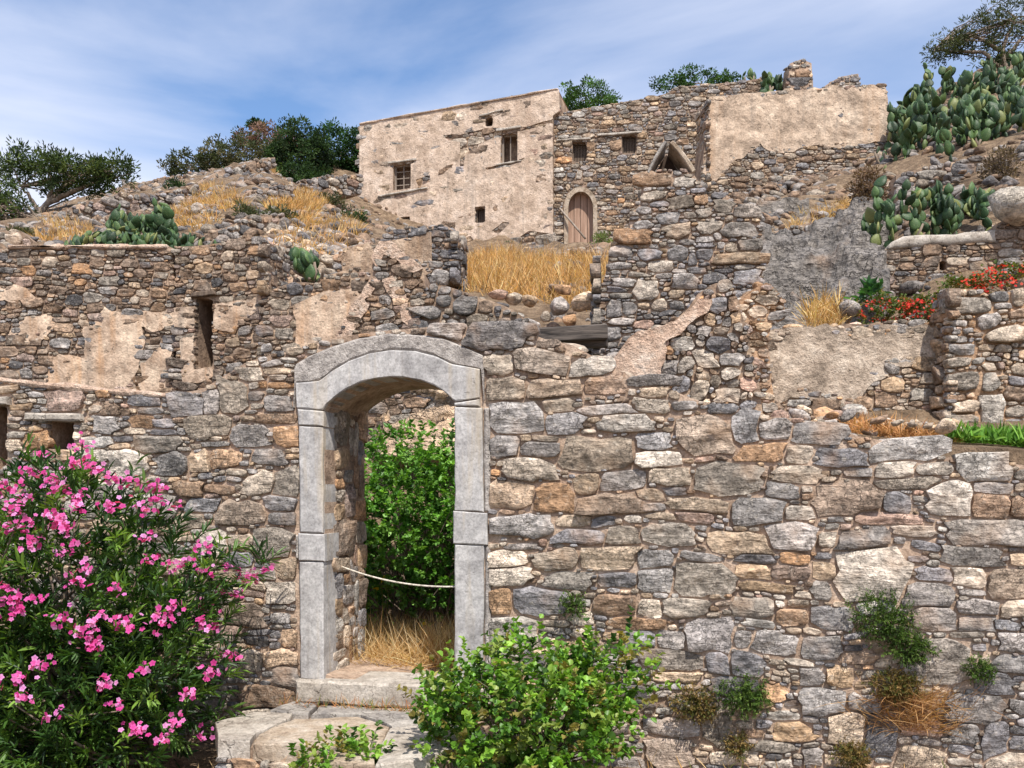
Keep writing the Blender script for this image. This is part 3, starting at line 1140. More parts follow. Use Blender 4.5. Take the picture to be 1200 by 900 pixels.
# ------------------------------------------------------------------ ground and hillside
HC = np.array([-500, 0, 150, 300, 420, 480, 540, 640, 720, 820, 900, 1000, 1100, 1200, 1700], float)     # bearings
HR = [8.6, 9.7, 10.75, 12.5, 14.3, 18, 24, 31, 36, 46, 70, 160]
HZ = np.array([
    [.35, .35, .35, .35, .45, .45, .45, .6, 1.5, 2.2, 2.42, 2.45, 2.36, 2.3, 2.3],
    [.4, .4, .4, .4, .5, .5, .55, 1.2, 2.2, 2.6, 2.6, 2.6, 2.6, 2.65, 2.7],
    [.5, .5, .5, .5, 3.3, 3.5, 3.6, 3.6, 3.6, 3.5, 3.4, 3.4, 3.4, 3.5, 3.6],
    [4.6, 4.6, 4.6, 4.55, 4.3, 4.4, 4.4, 4.4, 4.5, 4.4, 4.0, 3.9, 4.2, 4.4, 4.5],
    [5.45, 5.45, 5.5, 5.6, 5.3, 5.1, 5.05, 5.1, 5.2, 5.2, 4.7, 4.5, 5.4, 5.7, 5.9],
    [6.8, 6.8, 6.9, 7.2, 6.8, 6.4, 6.3, 6.3, 6.4, 6.8, 6.7, 6.6, 7.7, 8.3, 9.0],
    [8.4, 8.6, 9.1, 9.8, 9.0, 8.3, 8.0, 8.0, 8.1, 9.0, 9.6, 9.9, 10.9, 11.4, 12.4],
    [10.4, 10.7, 11.7, 12.7, 10.9, 9.8, 9.7, 9.7, 9.9, 10.6, 11.6, 12.6, 14.9, 15.8, 17.2],
    [11.5, 12.0, 13.6, 14.3, 14.5, 14.0, 14.0, 14.5, 14.8, 15.0, 15.0, 15.6, 17.4, 18.4, 20.5],
    [12.0, 13.5, 16.2, 17.4, 17.5, 17, 17, 17, 17, 17, 17, 18, 19.5, 21, 23],
    [10, 12, 16, 17, 17, 17, 17, 17, 17, 17, 17, 18, 19, 20, 22],
    [-2, -2, -2, -2, -2, -2, -2, -2, -2, -2, -2, -2, -2, -2, -2]], float)
FW = Plane(352, 7.0, 11.0)          # face of the front wall


def fw_Y(px):
    r = np.array([(px - CXP) / FPX, 1.0])
    return FW.n[:2].dot(FW.O[:2]) / FW.n[:2].dot(r)


def hill_z(px, Y):
    """height of the hillside on the bearing px at distance Y"""
    i = int(np.clip(np.searchsorted(HC, px) - 1, 0, len(HC) - 2))
    t = np.clip((px - HC[i]) / (HC[i + 1] - HC[i]), 0, 1)
    z = HZ[:, i] * (1 - t) + HZ[:, i + 1] * t
    Y = float(np.clip(Y, HR[0], HR[-1]))
    return float(np.interp(Y, HR, z))


def hill_zv(px, Y):
    i = np.clip(np.searchsorted(HC, px) - 1, 0, len(HC) - 2)
    t = np.clip((px - HC[i]) / (HC[i + 1] - HC[i]), 0, 1)
    hr = np.array(HR, float)
    Y = np.clip(Y, hr[0], hr[-1])
    j = np.clip(np.searchsorted(hr, Y) - 1, 0, len(hr) - 2)
    s = (Y - hr[j]) / (hr[j + 1] - hr[j])
    return (HZ[j, i] * (1 - t) + HZ[j, i + 1] * t) * (1 - s) + (HZ[j + 1, i] * (1 - t) + HZ[j + 1, i + 1] * t) * s


def ground_at(px, Y):
    return np.array([(px - CXP) / FPX * Y, Y, hill_z(px, Y)])


def build_hill():
    cols = np.linspace(-500, 1700, 200)
    ys = np.concatenate([np.linspace(8.6, 14.3, 34)[:-1], np.linspace(14.3, 36, 70)[:-1], np.linspace(36, 70, 16)[:-1], np.linspace(70, 160, 6)])
    V = []
    for c in cols:
        yw = min(fw_Y(np.clip(c, -200, 1400)) + 0.45, 8.2)
        z0 = hill_z(c, 8.6) - (0.0 if c < 600 else 0.12)
        V.append(((c - CXP) / FPX * yw, yw, -0.3))
        V.append(((c - CXP) / FPX * yw, yw + 0.001, z0))
        for Y in ys:
            V.append(((c - CXP) / FPX * Y, Y, hill_z(c, Y)))
    V = np.array(V)
    far = np.clip((V[:, 1] - 8) / 20, 0.15, 1)
    V[:, 2] += fbm(np.concatenate([V[:, :2] * 0.9, np.zeros((len(V), 1))], 1), 4, 5) * 0.5 * far
    nr = len(ys) + 2
    A = np.arange(len(cols) - 1)[:, None] * nr + np.arange(nr - 1)[None]
    A = A.ravel()
    F = np.stack([A, A + nr, A + nr + 1, A + 1], 1)
    o = mesh('hillside', V, F, M['soil'], None, True, None, np.zeros(3))
    tag(o, kind='structure')


build_hill()
g = mesh('ground', np.array([[-3000, -3000, 0], [3000, -3000, 0], [3000, 3000, 0], [-3000, 3000, 0]], float) + np.array([0, 0, -0.02]), np.array([[0, 1, 2, 3]]), M['soil'], None, False, None, np.zeros(3))
tag(g, kind='structure')

# ------------------------------------------------------------------ the front wall with its doorway
def tile(ox, oy, s, txt):
    out = []
    for t in txt.split():
        q = t.split(',')
        x0, y0, x1, y1 = [float(k) for k in q[:4]]
        out.append((ox + x0 / s, oy + y0 / s, ox + x1 / s, oy + y1 / s, q[4]))
    return out


H = tile(560, 380, 2.647, """25,170,148,240,ct 25,100,105,165,k 120,78,298,150,kn 280,105,405,165,k 335,152,455,215,op 150,165,330,225,tn 455,165,605,205,g 510,200,595,228,c
600,190,735,262,g 722,250,805,282,d 795,278,870,370,gb 50,242,205,338,g 220,275,330,335,gb 205,230,290,268,k 290,220,400,255,k 335,240,500,285,g 395,280,545,332,kl 480,230,600,275,k
625,290,805,412,nk 250,345,480,450,kt 40,350,135,420,g 85,415,235,480,k 490,335,610,388,gb 495,388,625,440,w 385,452,530,515,g 540,430,660,490,k 690,435,868,520,k 800,375,900,430,o
40,490,172,568,oc 175,492,297,578,o 300,460,385,520,t 300,525,500,590,no 495,512,580,545,c 580,500,650,540,d 615,530,785,585,c 790,530,900,610,g 45,590,235,650,g 235,595,350,625,t
240,630,387,678,b 390,635,500,685,k 515,630,680,695,k 720,640,895,700,kt 540,595,620,618,c 625,585,735,612,p 305,690,490,757,c 180,695,300,750,k 40,695,155,748,cw 35,750,158,815,w
210,765,350,815,k 370,765,497,815,d 505,760,610,830,g 495,705,610,752,g 630,740,790,838,kl 635,705,755,735,g 755,700,900,740,g 795,745,900,785,t 30,820,112,900,ot 112,825,275,905,b
490,850,575,900,k 375,840,490,900,n""")
H += tile(840, 360, 2.81, """55,355,130,440,bg 137,378,252,447,g 255,388,410,447,g 65,455,228,515,o 230,455,322,515,k 345,468,500,520,b 510,435,718,500,gl 805,500,950,572,l 520,505,640,560,k
650,510,768,552,k 415,525,505,565,g 240,525,405,605,op 170,572,270,620,g 0,520,130,605,g 500,558,725,605,k 325,572,540,690,n 690,570,825,690,wk 545,615,640,685,b 830,618,970,690,n
845,570,965,608,g 955,620,1060,685,n 50,625,215,710,g 232,648,318,702,wc 470,688,670,725,p 770,690,1060,780,gk 165,710,330,790,g 400,738,580,795,g 0,735,165,800,kt 580,725,720,760,k
335,730,390,785,k 20,800,180,838,g 270,790,390,825,k 750,785,935,850,gk 560,780,720,850,no""")
H += tile(860, 640, 3.46, """405,15,700,205,w 690,155,880,245,g 890,85,1020,165,w 1020,85,1230,210,kn 740,90,890,140,b 725,245,880,335,g 305,240,480,330,gb 168,250,285,322,o 0,285,108,340,g
270,360,430,450,g 75,350,255,445,g 0,440,120,530,b 910,230,1075,285,g 900,285,1030,340,g 920,350,1068,430,oc 1030,300,1155,345,b 1080,350,1230,430,g 1055,440,1230,500,g
680,370,950,550,kg 970,505,1115,590,b 270,580,445,670,g 280,490,380,550,g 370,490,480,560,t 870,605,1070,695,g 380,670,525,800,tc 170,720,320,795,t 270,825,360,880,g 340,680,400,720,g
1045,845,1230,910,k 530,710,660,830,b 720,615,800,680,o 100,570,215,620,o 460,600,590,670,g 155,65,310,130,np 320,60,410,130,t 0,70,150,130,t 20,140,240,190,t 320,130,405,215,kg
0,215,155,285,k 880,710,990,800,g 1020,700,1110,840,b""")
H += tile(560, 640, 3.46, """35,280,245,400,l 640,205,750,290,wk 755,210,925,280,k 580,340,725,415,b 725,345,835,410,g 835,305,1020,425,gd 1020,280,1145,340,g 655,415,920,490,gk
720,505,890,540,c 930,440,1020,530,b 1030,350,1115,425,g 560,290,760,330,no 820,130,1000,200,k 680,660,830,700,k 690,705,890,770,g 685,780,870,890,gn 910,650,1020,790,k""")
H += tile(0, 420, 1.875, """480,50,535,120,k 340,210,410,260,g 412,210,460,255,t 460,205,525,245,o 245,205,318,260,w 293,122,338,155,on 210,122,258,158,g 585,82,650,118,g 600,150,655,195,o
565,200,625,238,g 600,245,658,300,k 540,262,600,305,kw 385,273,450,305,o 480,318,590,370,nk 585,300,648,340,gb 595,340,660,368,g 565,378,645,440,k 440,383,495,430,w 405,308,480,340,b
500,390,565,420,k 380,338,450,375,k 300,170,390,210,k 415,122,510,170,k 510,150,590,200,g 60,165,118,195,o 20,178,46,205,t 612,445,660,485,t 590,495,660,540,k 620,595,660,635,oc
580,638,660,672,co 605,674,658,720,g 525,722,650,770,n 505,640,578,690,k 380,80,450,120,bg 450,72,478,120,g 520,20,575,50,w 560,122,655,145,on""")
# big weathered stones laid over the arch and beside it
H += [(540, 384, 612, 411, 'gd'), (508, 384, 540, 400, 'g'), (575, 412, 600, 430, 'k')]

T_FW = 0.82
LX, RX = 380.0, 534.0               # clear opening at the face
arch_in = [(380, 481), (384, 474), (393, 466), (406, 457), (422, 449), (440, 444), (458, 442), (476, 442.5), (494, 446), (510, 452), (524, 461), (534, 471)]
door_hole = [(LX, 792), (RX, 812)] + arch_in[::-1]
smooth_top = [(349, 449), (376, 447), (390, 436), (410, 424), (434, 415), (460, 411), (488, 412), (512, 418), (530, 427), (563, 433)]
rough_top = [(346, 428), (362, 418), (388, 407), (420, 397), (455, 391), (490, 392), (520, 397), (545, 407), (567, 417)]
surround_block = [(350, 795), (350, 660), (350, 560), (350, 485), (345, 478)] + rough_top + [(568, 475), (573, 480), (575, 600), (575, 720), (573, 812)]
niche1 = [(-20, 560), (8, 545), (8, 474), (-20, 473)]
niche2 = [(54, 526), (86, 527), (86, 491), (54, 490)]
fw_poly = [(-190, 445), (-60, 445), (0, 445), (40, 449), (80, 454), (130, 458), (200, 462), (236, 456), (262, 440), (290, 424), (320, 415), (348, 409), (390, 396), (440, 388), (505, 383), (560, 384), (612, 387),
           (640, 398), (668, 403), (700, 420), (722, 432), (740, 441), (770, 452), (800, 462), (830, 474), (852, 481), (880, 487), (930, 490), (975, 503), (1010, 512), (1045, 518), (1080, 530), (1120, 537),
           (1160, 540), (1200, 545), (1300, 552), (1420, 556), (1600, 566), (1780, 572), (1780, 1030), (1420, 985), (1200, 960), (700, 935), (350, 915), (-190, 898)]
fw = wall('stone_wall', 'coursed grey and tan rubble wall pierced by the arched doorway', FW, fw_poly, T_FW, holes=[door_hole, niche1, niche2], block=[surround_block, [(30, 493), (100, 494), (100, 484), (30, 483)], [(-30, 476), (14, 476), (14, 464), (-30, 464)]],
          heroes=H, res=0.025, sizes='front', pal='front', mat='stone', nparts=300, joint=0.006, proud=0.026, relief=1.15, N=16, warp=0.02, seed=21, cap=None, coreamp=0.010)
# recesses behind the two little openings
for (pg_, nm) in ((niche1, 'niche_back'), (niche2, 'niche_back')):
    q = FW.poly(pg_)
    q = np.array([[q[:, 0].min() - .03, q[:, 1].min() - .03], [q[:, 0].max() + .03, q[:, 1].min() - .03], [q[:, 0].max() + .03, q[:, 1].max() + .03], [q[:, 0].min() - .03, q[:, 1].max() + .03]])
    sheet(nm, FW, q, [], -0.38, -0.5, 0.05, M['mortar_brown'], fw, 0.02, 5, 3)
block_obj('lintel', FW, [(32, 493), (99, 494), (98, 485), (33, 484)], 0.05, -0.4, 'slab', fw, 0.012, 0.06, 2, 0.006)
block_obj('lintel', FW, [(-40, 475), (13, 475), (13, 465), (-40, 465)], 0.05, -0.4, 'slab', fw, 0.012, 0.06, 3, 0.006)
block_obj('lime_bed', FW, [(-60, 449), (0, 449), (60, 457), (130, 463), (200, 467), (200, 461), (130, 455), (60, 448), (0, 442), (-60, 442)], 0.02, -0.5, 'lime_cap', fw, 0.015, 0.08, 4, 0.02, smooth=True)

# cap stones: where the top can be seen, rough blocks sit through the thickness
rcap = np.random.default_rng(5)
for (x, y, s, c) in ((655, 398, .16, 'k'), (690, 414, .13, 't'), (725, 432, .12, 'k'), (868, 484, .13, 'g'), (905, 487, .15, 'g'), (948, 492, .14, 'l'), (990, 506, .13, 'g'), (1030, 515, .12, 'g'), (1070, 525, .12, 'k'),
                     (1105, 535, .12, 'l'), (1150, 540, .14, 'g'), (1190, 545, .14, 'b'), (300, 424, .11, 'k'), (330, 415, .1, 'g'), (270, 440, .1, 'w')):
    u = FW.uv(x, y)
    rock('cap_stone', FW.w(np.array([u[0], u[1] - s * .35]), -0.2), s * 1.1, rcap, 'front', fw, alb(PAL[c]), 0.7)
for k in range(26):
    x = rcap.choice([rcap.uniform(640, 1250), rcap.uniform(240, 345)])
    top = np.interp(x, [p[0] for p in fw_poly[:36]], [p[1] for p in fw_poly[:36]])
    u = FW.uv(x, top)
    rock('cap_stone', FW.w(np.array([u[0], u[1] - .06]), rcap.uniform(-.7, -.35)), rcap.uniform(.09, .16), rcap, 'front', fw, None, 0.8)

# left reveal of the doorway: small wall face looking right
ru = FW.uv(LX, 800)
RV = Plane(0, 1, d=-FW.n, n=FW.d, O=FW.w(np.array([ru[0], 0.0]), 0.0))
RV.O[2] = 0
rv_poly = np.array([[0.24, 0.30], [T_FW + 0.02, 0.30], [T_FW + 0.02, 2.62], [0.24, 2.62]])


def reveal(plane, poly, seed, pal, w0=0.004):
    sheet('reveal', plane, poly, [], w0, -0.08, 0.05, M['mortar_brown'], fw, 0.008, 5, seed)
    u0_, v0_ = poly.min(0)
    free = np.ones((int((poly[1, 0] - u0_) / 0.03), int((poly[2, 1] - v0_) / 0.03)), bool)
    rc = pack(free, 0.03, [(0.5, .2, .34, .16, .3), (0.3, .12, .25, .08, .14), (0.2, .08, .14, .05, .09)], [], np.random.default_rng(seed))
    stones_on(plane, rc, u0_, v0_, 0.03, pal, fw, M['stone'], seed + 5, 60, 0.008, 0.02, 14, 0.8, 0.012, 0.05)


reveal(RV, rv_poly, 41, 'warm')
ru2 = FW.uv(RX, 800)
RV2 = Plane(0, 1, d=-FW.n, n=-FW.d, O=FW.w(np.array([ru2[0], 0.0]), 0.0))
reveal(RV2, rv_poly, 43, 'warm')

# ------------------------------------------------------------------ dressed stone door surround
ds = empty('door_surround', FW.w(np.array([FW.uv(457, 800)[0], FW.uv(457, 800)[1]]), 0.0), 'dressed grey limestone door surround with a shallow segmental arch', 'doorway')
JW = 0.03


def blk(name, pts, seed, w0=JW, w1=-0.25, mat='dressed', bev=0.008, label=None):
    o = block_obj(name, FW, pts, w0, w1, mat, ds, bev, 0.035, seed, 0.006)
    if label:
        o['label'] = label
    return o


blk('jamb_block', [(354, 794), (381, 798), (380, 659), (352.5, 658)], 1)
blk('jamb_block', [(352, 656.5), (382, 657.5), (382, 626), (351.5, 625)], 2, JW + 0.006)
blk('jamb_block', [(353.5, 623.5), (380, 624.5), (380, 501), (352.5, 500)], 3)
blk('impost', [(351.5, 498.5), (380.5, 499.5), (380.5, 482.5), (350.5, 480)], 4, JW + 0.004)
blk('jamb_block', [(534, 818), (566, 822), (568, 639), (534, 638)], 5)
blk('jamb_block', [(532.5, 636.5), (572, 638), (572, 601), (532.5, 599)], 6, JW + 0.006)
blk('jamb_block', [(534, 597.5), (567, 599.5), (566, 478), (534, 477.5)], 7)
blk('impost', [(533.5, 476), (563, 476.5), (563, 468), (533.5, 472.5)], 8, JW + 0.004)
blk('rough_margin', [(568.5, 822), (576, 823), (575, 640), (568.8, 639.5)], 9, 0.018, -0.2, 'pecked', 0.012)
blk('rough_margin', [(568, 599), (575, 600), (574, 478), (567, 478.5)], 10, 0.018, -0.2, 'pecked', 0.012)
blk('rough_margin', [(346.5, 655), (351.5, 655), (351.5, 627), (347, 627)], 11, 0.018, -0.2, 'pecked', 0.012)
strip('arch_band', FW, [(350, 479)] + arch_in + [(563, 467)], [(349, 449)] + smooth_top[1:], JW + 0.004, -0.26, 'dressed', ds, 0.008, 60, 12)
ab = strip('arch_border', FW, [(345.5, 478), (348.6, 448.4)] + [(p[0], p[1] - 0.6) for p in smooth_top[1:-1]] + [(563.5, 432.4), (567.5, 470)], [(345, 477), (346, 428)] + rough_top[1:-1] + [(567, 417), (568, 469)], 0.022, -0.22, 'pecked', ds, 0.014, 60, 13)
ab['label'] = 'pecked rough border over the smooth arch'
# threshold: a long worn block proud of the step
tb = FW.poly([(352, 794), (576, 824), (576, 850), (352, 813)])
ZT = FW.uv(352, 794)[1]
tu0, tu1 = FW.uv(352, 800)[0], FW.uv(576, 800)[0]
V, F = prism(FW, [[tu0, ZT - .17], [tu1, ZT - .17], [tu1, ZT], [tu0, ZT]], 0.10, -0.34, 0.018, 0.05, 31, 0.006)
th = mesh('threshold', V, F, M['slab'], ds, False)
th['label'] = 'worn pale threshold block under the opening'

# rope across the doorway
a0, b0 = FW.w(FW.uv(405, 671), -0.42), FW.w(FW.uv(534, 688), -0.03)
a0 = FW.w(np.array([FW.uv(LX, 700)[0] + 0.02, FW.uv(398, 668)[1]]), -0.30)
pts = [a0 + (b0 - a0) * t + np.array([0, 0, -0.045 * 4 * t * (1 - t)]) for t in np.linspace(0, 1, 24)]
V, F = tube(pts, 0.0065, 7)
ro = mesh('rope', V, F, M['rope'], None)
tag(ro, 'thin pale rope sagging across the arched doorway', 'rope')

# ------------------------------------------------------------------ stone step in front of the door
ZS = 0.335
SP = {'z': ZS}


def ground_px(x, y, z):
    Y = (EYE - z) * FPX / (y - HYP)
    return np.array([(x - CXP) / FPX * Y, Y, z])


stp = empty('stone_step', ground_px(385, 850, 0.0) * np.array([1, 1, 0]), 'broad step of worn flagstones below the doorway threshold', 'step')


def slab(pts, z, thick, mat, seed, name='flagstone', par=None, amp=0.012):
    P3 = np.array([ground_px(x, y, z) for x, y in pts])
    pl = Plane(0, 1, d=(1, 0, 0), n=(0, 0, 1), O=(0, 0, z))
    # outline lives in x,y; make a plane whose v axis is world y
    V, F = [], []
    poly = P3[:, :2]
    ar = 0.5 * np.sum(poly[:, 0] * np.roll(poly[:, 1], -1) - np.roll(poly[:, 0], -1) * poly[:, 1])
    if ar < 0:
        poly = poly[::-1]
    poly = roughen(poly, amp, 0.07, seed)
    n = len(poly)
    c = poly.mean(0)
    rings = [(1.0, -thick), (1.0, -0.014), (0.985, -0.002), (0.8, 0.0), (0.5, 0.0), (0.22, 0.0)]
    for s, dz in rings:
        q = c + (poly - c) * s
        zz = z + dz + 0.012 * fbm(np.concatenate([q * 5, np.full((n, 1), seed)], 1), 3, 3) * (1 if dz > -0.03 else 0)
        V.append(np.concatenate([q, zz[:, None]], 1))
    V = np.concatenate(V + [np.array([[c[0], c[1], z]])])
    K = len(rings)
    for k in range(K - 1):
        for i in range(n):
            F.append([k * n + i, k * n + (i + 1) % n, (k + 1) * n + (i + 1) % n, (k + 1) * n + i])
    for i in range(n):
        F.append([(K - 1) * n + i, (K - 1) * n + (i + 1) % n, K * n])
    F.append([i for i in range(n)][::-1])
    return mesh(name, V, F, M[mat], par or stp, False)


M['flag_tan'] = rough_material('flag_tan', alb((140, 122, 104), 1.0), alb((168, 152, 134), 1.0), alb((186, 174, 160), 1.0), 2.2, 0.02, crack=0.6, pit=0.3)
M['flag_grey'] = rough_material('flag_grey', alb((112, 108, 106), 1.0), alb((146, 140, 134), 1.0), alb((170, 164, 156), 1.0), 2.4, 0.015, crack=0.6)
slab([(254, 846), (297, 834), (344, 834), (340, 842), (300, 858), (292, 868), (256, 866)], ZS, 0.15, 'slab', 1)
slab([(303, 860), (330, 848), (346, 842), (380, 841), (421, 839), (457, 851), (447, 870), (402, 871), (372, 874), (350, 872), (297, 869)], ZS - .004, 0.12, 'flag_tan', 2)
slab([(316, 832), (358, 818), (372, 824), (362, 836), (330, 834)], ZS + .003, 0.12, 'flag_grey', 3)
slab([(364, 838), (376, 826), (430, 828), (495, 838), (500, 846), (460, 850), (422, 837)], ZS, 0.12, 'flag_grey', 4)
slab([(376, 824), (356, 815), (420, 818), (500, 832), (560, 842), (560, 850), (500, 838)], ZS - .006, 0.10, 'slab', 5)
slab([(458, 852), (502, 848), (560, 852), (575, 862), (500, 888), (440, 896), (448, 871)], ZS + .002, 0.17, 'slab', 6)
slab([(372, 876), (440, 872), (438, 896), (380, 892)], ZS - .02, 0.12, 'flag_tan', 7)
# bedding under the flags and the riser stones
sp0, sp1 = ground_px(258, 866, ZS), ground_px(520, 886, ZS)
dd = (sp1 - sp0)[:2]
ang = math.atan2(dd[1], dd[0])
SF = Plane(0, 1, d=(math.cos(ang), math.sin(ang), 0), n=(math.sin(ang), -math.cos(ang), 0), O=(sp0[0], sp0[1], 0))
Lf = float(np.linalg.norm(dd))
bed = sheet('bedding', SF, np.array([[0.03, -.05], [Lf, -.05], [Lf, ZS - .05], [0.03, ZS - .05]]), [], -0.03, -1.05, 0.06, M['mortar_brown'], stp, 0.02, 5, 5)
free = np.ones((int(Lf / .03), 7), bool)
rc = pack(free, .03, [(.5, .16, .32, .09, .2), (.5, .08, .18, .05, .1)], [], np.random.default_rng(8))
stones_on(SF, rc, 0.0, 0.0, 0.03, 'front', stp, M['stone'], 81, 30, 0.01, 0.02, 14, 1.0, 0.012, 0.06, name='riser_stone')
sgl = Plane(0, 1, d=(-SF.n[0], -SF.n[1], 0), n=(-SF.d[0], -SF.d[1], 0), O=(sp0[0], sp0[1], 0))
rc = pack(np.ones((25, 7), bool), .03, [(.5, .16, .32, .09, .2), (.5, .08, .18, .05, .1)], [], np.random.default_rng(9))
stones_on(sgl, rc, 0.0, 0.0, 0.03, 'front', stp, M['stone'], 82, 20, 0.01, 0.02, 14, 1.0, 0.012, 0.06, name='riser_stone')
# ------------------------------------------------------------------ ruined walls on the middle terraces
L1 = Plane(200, 11.6, -4.0)
wall('ruined_wall', 'long dark rubble wall with stained plaster, behind the oleander', L1,
     [(-190, 292), (-60, 291), (0, 291), (60, 289), (120, 289), (202, 289), (204, 340), (204, 480), (-190, 490)], 0.5,
     res=0.03, sizes='rubble', pal='brown', mat='stone_mid', core='mortar_brown', nparts=300, proud=0.035, relief=1.1, N=12, warp=0.03, seed=31, pmin=(4, 6),
     patches=[([(9, 392), (28, 368), (60, 372), (64, 388), (42, 405), (20, 403)], 'plaster_stained', 'plaster_patch', 0.05, 0.12),
              ([(0, 335), (30, 336), (42, 350), (10, 354), (-10, 350)], 'plaster_stained', 'plaster_patch', 0.04, 0.1),
              ([(52, 452), (60, 432), (72, 415), (100, 420), (98, 385), (110, 382), (118, 360), (160, 372), (205, 368), (205, 385), (180, 390), (168, 386), (170, 402), (165, 424), (158, 465), (50, 462)], 'plaster_stained', 'plaster_patch', 0.05, 0.12),
              ([(166, 428), (186, 410), (203, 400), (204, 470), (168, 470)], 'plaster_stained', 'plaster_patch', 0.05, 0.1)],
     joint=0.008)
lc = empty('wall_coping', L1.w(L1.uv(100, 290)), 'thin pale mortar coping along the top of the dark rubble wall', 'coping')
for k, (xa, xb) in enumerate(((10, 78), (79, 150), (151, 196))):
    block_obj('coping_slab', L1, [(xa, 292.5), (xb, 292), (xb, 287.2), (xa, 287.6)], 0.05, -0.5, 'lime_cap', lc, 0.02, 0.08, 50 + k, 0.02, smooth=True)
L2 = Plane(200, 11.55, 10.0)
slit = [(229, 432), (250, 430), (249, 350), (229, 349)]
l2 = wall('ruined_wall', 'rubble wall with a tall slit window and plaster bands', L2,
          [(206, 289), (230, 288), (262, 284), (300, 278), (311, 280), (313, 320), (312, 360), (318, 410), (312, 440), (206, 480)], 0.6, holes=[slit], block=[[(224, 350), (256, 348), (254, 339), (226, 342)]], ends=[(312, 284, 440, 1)],
          res=0.03, sizes='rubble', pal='brown', mat='stone_mid', core='mortar_brown', nparts=260, proud=0.035, relief=1.1, N=12, warp=0.03, seed=32, pmin=(4, 6),
          patches=[([(252, 356), (308, 348), (307, 364), (285, 376), (274, 388), (254, 384)], 'plaster_stained', 'plaster_patch', 0.04, 0.1),
                   ([(206, 362), (228, 360), (228, 384), (206, 384)], 'plaster_stained', 'plaster_patch', 0.04, 0.1),
                   ([(212, 400), (228, 392), (228, 432), (250, 434), (250, 444), (215, 450)], 'plaster_stained', 'plaster_patch', 0.04, 0.1)])
block_obj('lintel', L2, [(225, 349), (255, 346), (253, 341), (227, 344)], 0.06, -0.45, 'old_wood', l2, 0.01, 0.08, 5, 0.008)
q = L2.poly(slit)
sheet('window_back', L2, np.array([[q[:, 0].min() - .05, q[:, 1].min() - .05], [q[:, 0].max() + .05, q[:, 1].min() - .05], [q[:, 0].max() + .05, q[:, 1].max() + .05], [q[:, 0].min() - .05, q[:, 1].max() + .05]]), [], -0.52, -0.62, 0.06, M['mortar_brown'], l2, 0.02, 5, 3)

N1 = Plane(360, 10.9, 6.0)
wall('ruined_wall', 'streaked plaster wall left of the broken gable above the arch', N1,
     [(312, 352), (325, 336), (345, 330), (372, 332), (385, 322), (400, 318), (420, 315), (440, 330), (440, 440), (312, 450)], 0.55,
     res=0.03, sizes='rubble', pal='brown', mat='stone_mid', core='mortar_brown', nparts=160, proud=0.03, N=12, seed=33, pmin=(4, 6),
     patches=[([(346, 360), (362, 352), (380, 345), (398, 342), (418, 340), (424, 380), (412, 430), (372, 432), (352, 425), (348, 395)], 'plaster_stained', 'plaster_patch', 0.05, 0.1)], cap=0.2)
M1 = Plane(450, 10.35, 3.0)
m1 = wall('ruined_gable', 'broken triangular gable of dark rubble with pale lime ridges', M1,
          [(388, 405), (396, 392), (404, 375), (420, 352), (432, 332), (436, 310), (444, 290), (456, 284), (470, 292), (484, 305), (496, 318), (500, 345), (492, 372), (520, 420), (520, 700), (388, 700)], 0.6,
          res=0.03, sizes='rubble', pal='brown', mat='stone_mid', core='mortar_brown', nparts=200, proud=0.045, relief=1.3, N=12, warp=0.04, seed=34, smooth=False, pmin=(3, 5), jit=1.4,
          patches=[([(386, 408), (394, 392), (404, 372), (412, 356), (424, 342), (436, 326), (450, 320), (440, 336), (428, 350), (432, 356), (422, 372), (412, 392), (406, 410)], 'lime_cap', 'lime_ridge', 0.03, 0.08),
                   ([(446, 330), (460, 326), (468, 336), (478, 350), (482, 372), (478, 384), (470, 378), (464, 354), (452, 342)], 'lime_cap', 'lime_ridge', 0.03, 0.08),
                   ([(436, 300), (446, 284), (458, 282), (472, 292), (486, 305), (494, 316), (484, 322), (470, 306), (452, 300), (440, 316)], 'lime_cap', 'lime_ridge', 0.03, 0.08)], cap=0.2)
N2 = Plane(415, 11.6, 0.0)
wall('ruined_wall', 'low eroded plaster wall stub left of the gable peak', N2, [(396, 300), (404, 292), (420, 286), (436, 284), (446, 300), (446, 360), (396, 360)], 0.5, res=0.035, sizes='rubble', pal='warm', mat='stone_mid', nparts=60,
     N=12, seed=35, patches=[([(397, 304), (408, 292), (434, 286), (440, 300), (436, 322), (400, 322)], 'plaster_brown', 'plaster_patch', 0.04, 0.1)], cap=0.16)
PB = Plane(480, 13.0, 8.0)
wall('ruined_wall', 'brown plastered wall block with a dark stone end below the pale house', PB,
     [(452, 276), (470, 268), (500, 266), (520, 262), (534, 272), (536, 312), (530, 330), (452, 335)], 0.7, res=0.035, sizes='mid', pal='dark', mat='stone_mid', nparts=60, N=12, seed=36, proud=0.05, ends=[(535, 274, 330, 1)],
     patches=[([(455, 283), (476, 278), (507, 272), (508, 318), (490, 330), (455, 325)], 'plaster_brown', 'plaster_face', 0.02, 0.15)], cap=0.22)
DS = Plane(560, 10.3, 4.0)
wall('drystone_wall', 'dry-stone retaining wall of dark cobbles right behind the arch', DS,
     [(490, 345), (500, 336), (520, 334), (532, 338), (545, 342), (560, 348), (575, 352), (600, 362), (622, 378), (640, 392), (700, 405), (700, 760), (490, 760)], 0.6,
     res=0.035, sizes=[(0.2, .2, .32, .12, .18), (0.5, .12, .22, .08, .13), (0.3, .07, .13, .05, .09)], pal='dark', mat='stone_mid', core='mortar_brown', nparts=260, proud=0.06, relief=1.2, N=12, warp=0.03, seed=37, pmin=(2.6, 4.5), joint=0.012, cap=0.22)

